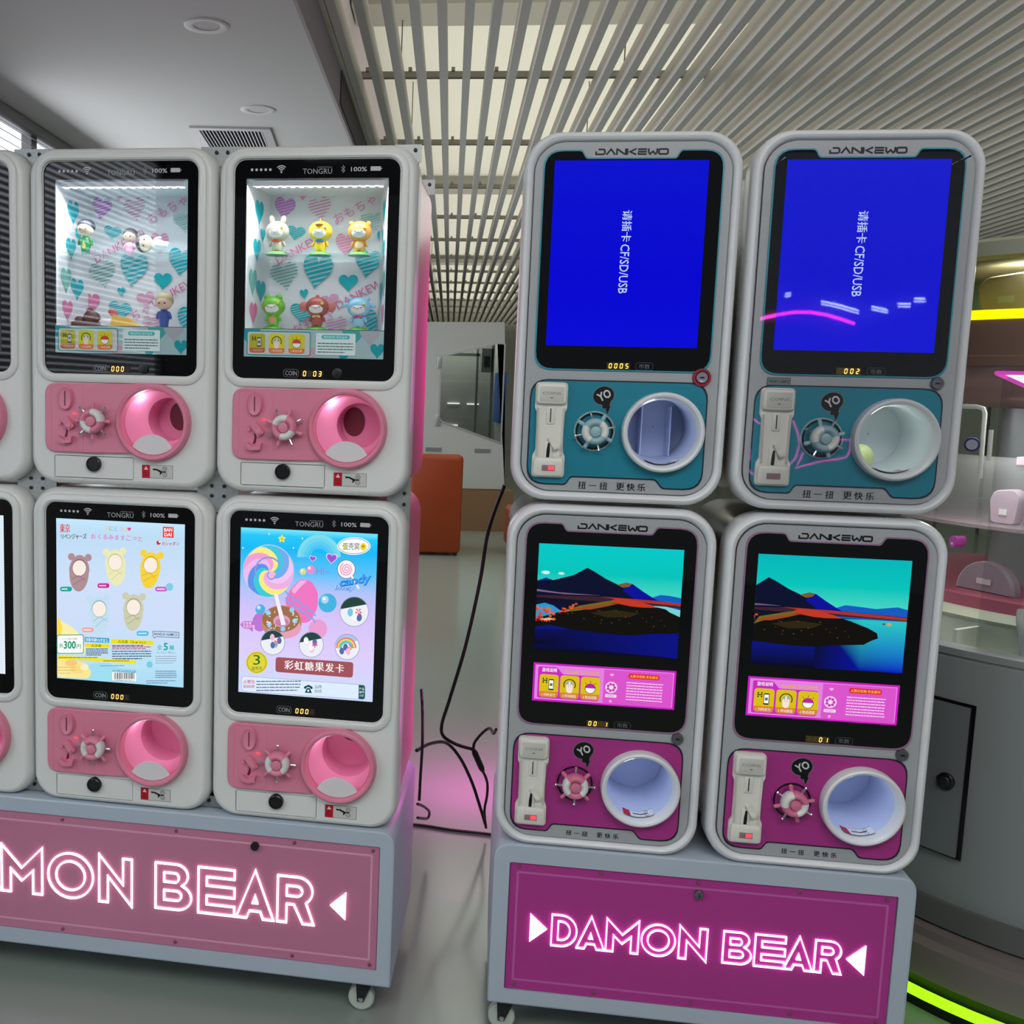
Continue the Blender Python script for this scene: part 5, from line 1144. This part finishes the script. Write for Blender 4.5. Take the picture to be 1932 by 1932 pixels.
# nominal places on the two levels
animal(-.0944, zt, (186, 176, 156), 'long', (230, 220, 205), 'cream rabbit figurine with long ears and a red bow', (206, 70, 50))
animal(-.0008, zt, (238, 196, 40), 'bill', (232, 150, 60), 'yellow duck figurine with an orange bill', (60, 130, 190))
animal(.0834, zt, (214, 150, 60), 'small', (236, 214, 170), 'tawny tiger figurine with small round ears', None)
animal(-.1000, zb, (120, 196, 60), 'eyes', (226, 150, 120), 'green frog figurine with raised eyes on the lower level', None)
animal(-.0038, zb, (176, 84, 78), 'round', (206, 120, 110), 'reddish brown monkey figurine with big round ears', (226, 190, 110))
animal(.0860, zb, (150, 206, 232), 'flop', (240, 240, 246), 'pale blue sheep figurine with drooping ears', (206, 80, 110))
SKIN = mat('doll_skin', (236, 204, 178), .5)
def doll(loc, hair, dress, label, lying=0.0, blue=False, sc=1.0):
    e = empty('toy_doll', loc, YL); e.scale = (sc, sc, sc); e.rotation_euler = (0, lying, YL); tag(e, label, 'doll', 'little dolls in the lit window')
    dm = mat('doll_dress_%d_%d_%d' % dress, dress, .45); hm = mat('doll_hair_%d_%d_%d' % hair, hair, .4)
    mb = MB(); mb.zlathe([(.0085, 0), (.0095, .004), (.0100, .012), (.0125, .022), (.0120, .030), (.0075, .037), (.004, .040)], n=18, cap0=True, cap1=True)
    for s_ in (-1, 1): mb.ell((s_ * .0130, -.001, .0265), (.0040, .0045, .0095), rot=Matrix.Rotation(s_ * -.35, 3, 'Y'))
    mb.build('dress', dm, e)
    if not blue: mb = MB(); mb.ell((0, -.0085, .0205), (.0052, .0042, .0115)); mb.build('belly_panel', mat('doll_panel', (206, 206, 90), .5), e)
    mb = MB(); mb.ell((0, 0, .0535), (.0185, .0165, .0165), n=20, k=12); hd = mb.build('head', SKIN, e)
    mb = MB(); mb.ell((0, .0035, .0590), (.0205, .0180, .0170), n=20, k=12); mb.build('hair', hm, hd)
    mb = MB()
    for s_ in (-1, 1): mb.ell((s_ * .0065, -.0153, .0515), (.0022, .0012, .0016))
    mb.build('eye_pair', INKB, hd)
dz1, dz0 = zt, zb
doll(inL(0, 1, -.1007, .055, dz1), (36, 42, 56), (30, 130, 70), 'standing doll in a green suit with black hair')
doll(inL(0, 1, -.0100, .085, dz1), (70, 66, 72), (240, 170, 200), 'small dark haired doll in pink standing on the upper shelf', blue=True, sc=.80)
doll(inL(0, 1, .088, .060, dz1 + .0175), (60, 52, 50), (236, 236, 240), 'doll in white lying on its side on the upper shelf', lying=-PI / 2 + .12, blue=True)
doll(inL(0, 1, .0820, .050, dz0), (200, 186, 140), (60, 84, 160), 'standing doll in blue with sandy hair on the lower level', blue=True)
e = empty('toy_cake', inL(0, 1, -.0950, .060, dz0), YL); tag(e, 'dark brown toy cake heap on the lower level', 'toy')
BR = mat('toy_brown', (92, 44, 40), .4); mb = MB(); mb.box(-.036, .030, -.018, .018, 0, .010, bev=.003); mb.build('plate_layer', BR, e)
mb = MB(); mb.ell((.006, 0, .019), (.020, .016, .016)); mb.ell((-.022, 0, .014), (.012, .012, .009)); mb.ell((.002, .0, .034), (.009, .009, .007)); mb.build('topping', BR, e)
e = empty('toy_parcel', inL(0, 1, -.020, .055, dz0), YL); tag(e, 'crumpled yellow and white toy parcel on the lower level', 'toy')
mb = MB(); mb.loft([[(-.020, -.014, 0), (.046, -.014, 0), (.046, .014, 0), (-.020, .014, 0)], [(-.014, -.010, .024), (.020, -.012, .020), (.020, .012, .020), (-.014, .010, .024)]], 0, True, True); mb.build('wrapper', mat('parcel_yellow', (226, 180, 60), .5), e, False)
mb = MB(); mb.ell((-.030, 0, .009), (.022, .012, .009)); mb.build('white_paper', mat('parcel_white', (222, 222, 226), .6), e)
mb = MB(); mb.ell((-.018, .004, .030), (.013, .006, .008), rot=Matrix.Rotation(.5, 3, 'Y')); mb.build('red_corner', mat('parcel_red', (206, 90, 70), .5), e)
# prize capsule waiting in the chute of the machine at the right end of the top row
e = empty('prize_capsule', blockR(.4336 + .0460, .055, .92935 + .73697 - .3705), YR); tag(e, 'pale lime prize capsule lying in the round chute', 'capsule')
mb = MB(); mb.ell((0, 0, 0), (.026, .026, .026), n=28, k=14); mb.build('capsule_shell', mat('lime_capsule', (216, 232, 160), .3), e)
# cables in the gap between the two blocks
CAB = mat('black_cable', (12, 12, 14), .45)
def wpt(x, y, Y):
    d = rt * ((x - 644) / 1941.33) + up * (-(y - 966) / 1941.33) + fwd; k = Y / d.y
    return Vector((0, 0, HC)) + d * k
def cable(pts, r, label, name='power_cable'):
    mb = MB(); mb.tube(smooth_path(pts, 7), r, 8); o = mb.build(name, CAB, None); tag(o, label, 'cable', 'black cables between the blocks'); return o
B = Vector
cable([wpt(952, 915, 2.72), wpt(922, 1000, 2.76), wpt(905, 1100, 2.82), wpt(878, 1220, 2.9), wpt(848, 1320, 2.96), wpt(834, 1365, 3.0), wpt(836, 1388, 3.02), wpt(860, 1404, 3.03), wpt(893, 1414, 3.04)], .0052, 'long black cable hanging down the gap between the two blocks')
cable([wpt(786, 1416, 2.72), wpt(812, 1403, 2.85), wpt(842, 1402, 3.0), wpt(868, 1430, 3.05), wpt(890, 1475, 3.08), wpt(905, 1520, 3.1), wpt(916, 1556, 3.12)], .0050, 'black cable arching from behind the left base to the floor')
cable([wpt(893, 1412, 3.05), wpt(896, 1400, 3.05), wpt(910, 1383, 3.03), wpt(924, 1374, 3.0), wpt(931, 1384, 2.95), wpt(936, 1376, 2.9)], .0045, 'short black cable looping up to the right block')
cable([wpt(911, 1455, 3.06), wpt(919, 1475, 3.08), wpt(919, 1500, 3.1), wpt(914, 1530, 3.12), wpt(917, 1562, 3.14)], .0042, 'black cable below the inline plug')
cable([wpt(795, 1300, 2.70), wpt(797, 1340, 2.70), wpt(797, 1400, 2.69), wpt(793, 1470, 2.68), wpt(791, 1510, 2.68)], .0040, 'thin black cable down the back of the left block')
cable([wpt(788, 1517, 2.74), wpt(800, 1522, 2.9), wpt(810, 1532, 3.02), wpt(806, 1544, 3.04), wpt(788, 1543, 2.76)], .0042, 'small loop of black cable behind the left base')
cable([B((.20, 3.20, .006)), B((.28, 3.195, .006)), B((.38, 3.165, .006)), B((.50, 3.14, .006)), B((.62, 3.10, .006))], .0052, 'black cable lying straight across the floor in the gap')
mb = MB(); a, b = wpt(893, 1414, 3.04), wpt(911, 1455, 3.06); mb.tube([a, a.lerp(b, .15), a.lerp(b, .85), b], [.006, .0095, .0095, .006], 10); o = mb.build('inline_plug', BLACK); tag(o, 'black inline plug joining two cables in the gap', 'plug')
# pink strip lights fixed to the rear edges of the machines, facing the gap
def striplight(name, loc, rot, sx, sy, pw): area(name, loc, rot, sx, sy, pw, (1.0, .10, .68))
striplight('pink_strip_light', blockR(-.19, .52, .62), (0, math.radians(84), YR), .30, .03, 1.0)
striplight('pink_strip_light', blockR(-.20, 1.35, .40), (math.radians(30), 0, math.radians(10)), .34, .10, 4.2)
striplight('pink_strip_light', blockR(-.20, .49, 1.50), (0, math.radians(90), YR), .4, .03, 1.1)
# clear acrylic cover hooked over the machine at the right end of the top row
e = empty('acrylic_cover', blockR(.4336, -.041, .92935 + .73697 - .465), YR); tag(e, 'thin clear acrylic cover in front of the rightmost teal machine', 'cover')
mb = MB(); mb.plate([rr(0, .335, .372, .655, .03, 6)], 0, .0015); mb.build('acrylic_sheet', PANE, e, False)
for sx in (-.16, .16): mb = MB(); mb.lathe([(.002, .0015), (.002, .037)], sx, .655, 10); mb.build('mounting_pin', CHROME, e)
# neon sign on the opposite side of the aisle, seen only as a reflection
def neon(pts, r, m, par, name): mb = MB(); mb.tube([(x, 0, z) for x, z in pts], r, 8); return mb.build(name, m, par)
NM = mat('neon_tube_magenta', (255, 60, 214), emit=22); NW = mat('neon_tube_white', (210, 226, 255), emit=22)
e = empty('neon_sign', (0, -2.4, 0)); tag(e, 'pink and white neon tube sign mirrored in the acrylic cover', 'neon sign')
neon([(1.143, 1.863), (1.208, 1.881), (1.293, 1.903), (1.377, 1.916), (1.462, 1.916), (1.547, 1.901), (1.632, 1.875), (1.697, 1.852)], .009, NM, e, 'arc_tube')
for q in ([(1.513, 1.979), (1.612, 1.956), (1.711, 1.926)], [(1.777, 1.95), (1.86, 1.93)], [(1.911, 1.965), (1.973, 1.965)], [(1.992, 1.995), (2.045, 1.992)], [(1.316, 2.018), (1.347, 2.024)]):
    neon(q, .0045, NW, e, 'dash_tube'); neon([(x, z - .016) for x, z in q], .0035, NW, e, 'dash_tube')
NM2 = mat('neon_tube_soft', (255, 70, 214), emit=9)
for q in ([(1.237, 1.263), (1.197, 1.294), (1.167, 1.289), (1.139, 1.32), (1.14, 1.247), (1.164, 1.167), (1.191, 1.111), (1.193, 1.054)], [(1.135, 1.04), (1.179, 1.005), (1.22, .962)], [(1.48, 1.108), (1.465, 1.059), (1.446, 1.016), (1.514, 1.041), (1.586, 1.063), (1.666, 1.078), (1.712, 1.09), (1.727, 1.126), (1.723, 1.193), (1.671, 1.191)], [(1.411, 1.293), (1.442, 1.226), (1.455, 1.171), (1.455, 1.143), (1.442, 1.074), (1.411, 1.032)]):
    neon(q, .0045, NM2, e, 'outline_tube')
# ------------------------------------------------------------------ things behind
ORANGE = mat('orange_vinyl', (150, 56, 8), .45, noise=.03)
def seat(x, y, rz, label):
    e = empty('lounge_seat', (x, y, 0), rz); tag(e, label, 'seat', 'orange lounge seats')
    mb = MB(); mb.box(-.22, .22, 0, .16, .02, .872, bev=.035); mb.build('backrest', ORANGE, e)
    mb = MB(); mb.box(-.22, .22, .165, .70, .06, .42, bev=.03); mb.build('cushion', ORANGE, e)
    for sx in (-.18, .18):
        for sy in (.05, .64): mb = MB(); mb.zlathe([(.018, 0), (.02, .06)], sx, sy, 10, cap0=True, cap1=True); mb.build('foot', BLACK, e)
seat(.815, 8.77, 0.02, 'orange upholstered seat back standing free in the gap between the blocks')
seat(2.17, 9.0, math.radians(90), 'second orange seat mostly hidden behind the right block')
# big white prize booth far back
BW = mat('booth_white', (182, 184, 180), .45, noise=.02, nscale=3)
e = empty('prize_booth', (0, 10.49, 0)); tag(e, 'tall white prize booth with a six-sided window, far behind in the gap', 'booth')
win_ = [(.978, 1.762), (1.533, 1.904), (1.600, 1.90), (1.605, .903), (.992, 1.107), (.965, 1.15), (.960, 1.72)]
mb = MB(); mb.plate([[(.30, .425), (1.664, .433), (1.590, 2.116), (.35, 2.09)], win_], 0, .06); mb.add([(.35, .06, 2.09), (1.59, .06, 2.116), (1.59, 1.3, 2.116), (.35, 1.3, 2.09)], [(0, 1, 2, 3)]); mb.add([(1.664, .06, .433), (1.664, 1.3, .433), (1.59, 1.3, 2.116), (1.59, .06, 2.116)], [(0, 1, 2, 3)]); mb.build('front_shell', BW, e, False)
mb = MB(); mb.box(.3, 1.66, .75, .8, .43, 2.1); mb.build('back_wall', mat('booth_grey', (150, 152, 146), .5, noise=.1, nscale=2), e, False)
mb = MB(); mb.plate([offset(win_, -.004)], .03, .035); mb.build('window_pane', glassmat('booth_pane', (206, 210, 206), .5), e, False)
mb = MB(); mb.ribbon(win_, .014, -.012, .0); mb.build('window_frame', mat('booth_trim', (170, 172, 170), .35, .4), e, False)
mb = MB(); mb.box(1.36, 1.385, .3, .33, .9, 1.95); mb.box(1.50, 1.53, .2, .23, .85, 1.95); mb.box(1.05, 1.4, .3, .32, 1.78, 1.81); mb.build('inner_frame', STEEL, e, False)
mb = MB(); mb.box(1.40, 1.52, .2, .45, 1.62, 1.86); mb.build('control_box', mat('booth_box', (150, 152, 150), .5), e, False)
mb = MB(); mb.box(1.425, 1.485, .19, .2, 1.67, 1.78); mb.build('camera_unit', BLACK, e, False)
mb = MB(); mb.box(1.60, 1.66, .15, .6, 1.10, 1.62); mb.build('blue_banner', mat('blue_banner', (40, 92, 176), .5), e, False)
mb = MB(); mb.tube(smooth_path([(1.15, .3, .99), (1.2, .3, 1.03), (1.28, .3, 1.02), (1.34, .3, .98)], 5), .012, 8); mb.build('claw_hose', CHROME, e)
for x in (.92, 1.42): mb = MB(); mb.box(x - .08, x + .08, -.006, .0, .80, .84); mb.build('coin_return_flap', mat('flap_grey', (120, 122, 120), .5), e, False)
for x, z in ((.955, 1.70), (.955, 1.12)): mb = MB(); mb.box(x - .03, x + .02, -.02, .0, z - .06, z + .06, bev=.008); mb.build('window_clip', mat('booth_trim', (170, 172, 170), .35, .4), e)
for y, x0, x1 in ((1.285, 1.12, 1.25), (1.282, 1.33, 1.46), (1.05, 1.12, 1.24)):
    mb = MB(); mb.box(x0, x1, 0.73, 0.745, y - .006, y + .006); mb.build('lit_strip', mat('booth_lit', (255, 255, 250), emit=1.6), e, False)
mb = MB(); mb.box(.3, 1.75, -.05, 1.3, 0, .42); mb.build('plinth', mat('brown_plinth', (126, 96, 66), .5, noise=.04), e, False)
area('booth_fill_light', (1.1, 10.9, 2.04), (0, 0, 0), .9, .4, 9, (1, 1, .97))  # added fill, brightens the booth interior behind its window
# round prize machine on the right
CX, CY = 1.98, 2.63
e = empty('round_prize_machine', (CX, CY, 0)); tag(e, 'round grey prize machine with clear dome to the right of the right block', 'prize machine')
GREY = mat('cabinet_grey_paint', (140, 146, 145), .35, noise=.02, nscale=3); DGREY = mat('skirt_dark', (92, 92, 90), .4)
BASW = mat('basin_white', (214, 220, 206), .4)
def zl(name, prof, m, n=96, par=None, **k):
    mb = MB(); mb.zlathe(prof, n=n, **k); return mb.build(name, m, par or e)
zl('cabinet_body', [(.672, .265), (.68, .30), (.69, .836), (.687, .838), (.687, .842), (.692, .845), (.692, .86), (.68, .866), (.66, .866), (.655, .80)], GREY)
zl('lower_skirt', [(.664, .20), (.680, .205), (.680, .262), (.672, .265)], DGREY)
zl('foot_step', [(.60, .085), (.725, .09), (.725, .165), (.70, .175), (.70, .195), (.664, .20)], mat('step_brown', (118, 108, 104), .4))
zl('green_light_ring', [(.727, .047), (.742, .047), (.742, .066), (.727, .066), (.727, .047)], mat('green_led', (150, 255, 20), emit=1.5))
zl('floor_ring', [(.66, 0), (.70, 0), (.70, .085)], BLACK)
def dq(a, r, z): a = math.radians(a); return (r * math.cos(a), r * math.sin(a), z)
def patch(mb, a0, a1, r, z0, z1, N=10, r1=None):
    lo = [dq(a0 + (a1 - a0) * k / N, r, z0) for k in range(N + 1)] + [dq(a1 - (a1 - a0) * k / N, r, z1) for k in range(N + 1)]
    n = len(lo); mb.add(lo, [(k, k + 1, n - 2 - k, n - 1 - k) for k in range(N)])
    if r1:
        l2 = [(x * r1 / r, y * r1 / r, z) for x, y, z in lo]; mb.loft([lo, l2])
mb = MB(); patch(mb, 190, 215.3, .700, .386, .734, 10, .688); dr_ = mb.build('cabinet_door', mat('door_grey', (112, 118, 118), .35), e)
mb = MB(); patch(mb, 189, 216.2, .6925, .380, .742); mb.build('door_gap', BLACK, dr_, False)
c = Vector(dq(212.5, .700, .556)); nrm = Vector(dq(212.5, 1, 0))
mb = MB(); mb.tube([c - nrm * .002, c + nrm * .006, c + nrm * .009, c + nrm * .0095], [.020, .020, .016, .004], 24); mb.build('door_lock', BLACK, dr_)
mb = MB(); mb.tube([c + nrm * .008, c + nrm * .013, c + nrm * .0135], [.0125, .0115, .004], 20); mb.build('lock_core', CHROME, dr_)
bs = zl('prize_basin', [(.658, .82), (.64, .80), (.56, .80), (.56, .905)], BASW)
for a in (184, 209.5, 235):
    mb = MB(); k0 = 0; mb.box(.555, .655, -.005, .005, .80, .895); c_ = math.radians(a); mb.v[k0:] = [(x * math.cos(c_) - y * math.sin(c_), x * math.sin(c_) + y * math.cos(c_), z) for x, y, z in mb.v[k0:]]
    mb.build('partition', BASW, bs, False)
zl('turntable_ring', [(.565, .905), (.565, .912), (.53, .925), (.50, .925)], mat('turntable_sage', (178, 184, 164), .4))
zl('rose_plinth', [(.515, .925), (.515, .953), (.05, .953)], mat('rose_plinth', (190, 100, 122), .5))
zl('mirror_core', [(.26, .953), (.26, 1.484)], mat('mirror_grey', (150, 156, 150), .25, .1, noise=.25, nscale=9), 48)
zl('acrylic_shelf', [(.53, 1.118), (.53, 1.126), (.26, 1.126), (.26, 1.118), (.53, 1.118)], frosty('acrylic_pink_edge', (206, 184, 192), .45))
zl('acrylic_hood', [(.505, 1.126), (.505, 1.25), (.49, 1.275), (.46, 1.285)], frosty('acrylic_hood', (200, 200, 198), .16), a0=math.radians(185), a1=math.radians(225))
zl('hood_rim', [(.50, 1.272), (.50, 1.290), (.44, 1.290)], frosty('hood_rim', (222, 196, 206), .65), a0=math.radians(211), a1=math.radians(240))
zl('acrylic_wall', [(.665, .866), (.665, 1.484)], ACRYL, a0=math.radians(214), a1=math.radians(290))
cano = zl('canopy', [(.26, 1.40), (.42, 1.407), (.715, 1.484), (.722, 1.490), (.722, 1.510), (.720, 1.512), (.720, 1.588), (.26, 1.588)], mat('canopy_brown', (124, 98, 88), .4))
mb = MB(); pent = [dq(a_, r_, 1.484 - (.715 - r_) * .261 - .0025) for a_, r_ in ((214, .695), (226, .695), (236, .60), (228, .45), (218, .50))]
mb.add(pent, [(0, 1, 2, 3, 4)]); mb.build('white_light_panel', mat('panel_lit', (232, 244, 232), emit=1.1), cano, False)
mb = MB(); mb.tube(pent + [pent[0]], .006, 6); mb.build('pink_edge_light', mat('pink_edge', (206, 70, 176), emit=.8), cano)
zl('yellow_light_ring', [(.712, 1.588), (.726, 1.588), (.726, 1.608), (.712, 1.608), (.712, 1.588)], mat('yellow_led', (255, 246, 0), emit=1.1))
zl('upper_glass', [(.70, 1.608), (.70, 1.716)], glassmat('green_glass', (206, 222, 196), 1.2))
zl('upper_core', [(.36, 1.608), (.36, 1.716)], mat('upper_core', (150, 164, 138), .4), 48)
zl('upper_canopy', [(.2, 1.716), (.71, 1.716), (.725, 1.722), (.725, 1.752), (.70, 1.762), (.2, 1.762)], mat('upper_canopy', (176, 178, 160), .5))
lo = area('upper_fill_light', (CX + dq(214, .55, 0)[0], CY + dq(214, .55, 0)[1], 1.712), (0, 0, 0), .12, .12, 2.2, (.97, 1, .95))  # added fill under the upper canopy, lifts the dark core behind the glass
area('basin_fill_light', (CX + dq(212, .56, 0)[0], CY + dq(212, .56, 0)[1], 1.425), (0, 0, 0), .14, .14, 2.2, (.97, 1, .97))  # extra light added below the canopy to brighten the basin
# clear handle with a blue lock
HAN = frosty('handle_acrylic', (214, 216, 210), .7)
mb = MB(); H0 = [dq(203, .67, 1.402), dq(210, .668, 1.402), dq(211.2, .668, 1.398), dq(211.6, .668, 1.388), dq(211.8, .668, 1.245)]; mb.tube(H0, .005, 8); hd = mb.build('acrylic_handle', HAN, e)
mb = MB(); mb.tube([dq(213.0, .668, 1.352), dq(213.1, .668, 1.285)], .005, 8); mb.build('handle_bar', HAN, hd)
c = Vector(dq(209.4, .66, 1.318)); nrm = Vector((-.52, -.85, 0))
mb = MB(); mb.tube([c, c + nrm * .018], .0155, 20); mb.build('blue_lock', mat('blue_lock', (36, 36, 120), .35), hd)
mb = MB(); mb.tube([c + nrm * .017, c + nrm * .021], .0115, 18); mb.build('lock_face', CHROME, hd)
mb = MB(); mb.tube(smooth_path([dq(219.5, .60, .955), dq(220.0, .615, .93), dq(220.8, .625, .905), dq(221.5, .635, .87), dq(222, .64, .84)], 5), .010, 10); mb.build('clear_hose', frosty('hose', (196, 202, 194), .75), e)
def prize(a, r, z, w_, h, col, label, dome=False):
    q = dq(a, r, 0); o = empty('prize_pouch', (CX + q[0], CY + q[1], z), math.radians(a + 90)); tag(o, label, 'prize'); m = mat('prize_%d_%d_%d' % col, col, .6, noise=.06, nscale=60)
    mb = MB()
    if dome: out = circ(0, 0, w_ / 2, 20, h, 0, PI)
    else: out = roundpoly([(-w_ / 2 * .8, 0), (w_ / 2 * .8, 0), (w_ / 2, h * .8), (w_ / 2 * .6, h), (-w_ / 2 * .7, h * .92), (-w_ / 2, h * .7)], .01, 3)
    ins = [(x * .9, z_ * .94 + h * .02) for x, z_ in out]
    mb.loft([P3(ins, -.016), P3(out, -.010), P3(out, .010), P3(ins, .016)], 0, True, True); bd = mb.build('pouch', m, o)
    mb = MB(); mb.box(-w_ * .12, w_ * .12, -.0185, -.0165, h * .25, h * .42); mb.build('pouch_label', FACEW, bd, False)
prize(211.0, .60, 1.609, .13, .088, (232, 204, 190), 'sparkly beige gift pouch above the yellow light ring')
prize(206.0, .44, 1.127, .075, .085, (196, 172, 184), 'pale pink tall prize pouch on the acrylic shelf')
prize(200.5, .42, .9535, .155, .075, (178, 166, 172), 'greyish pink half-round prize pouch on the rose plinth', True)
prize(197.0, .50, 1.060, .022, .030, (226, 96, 210), 'bright pink tag hanging below the acrylic shelf')
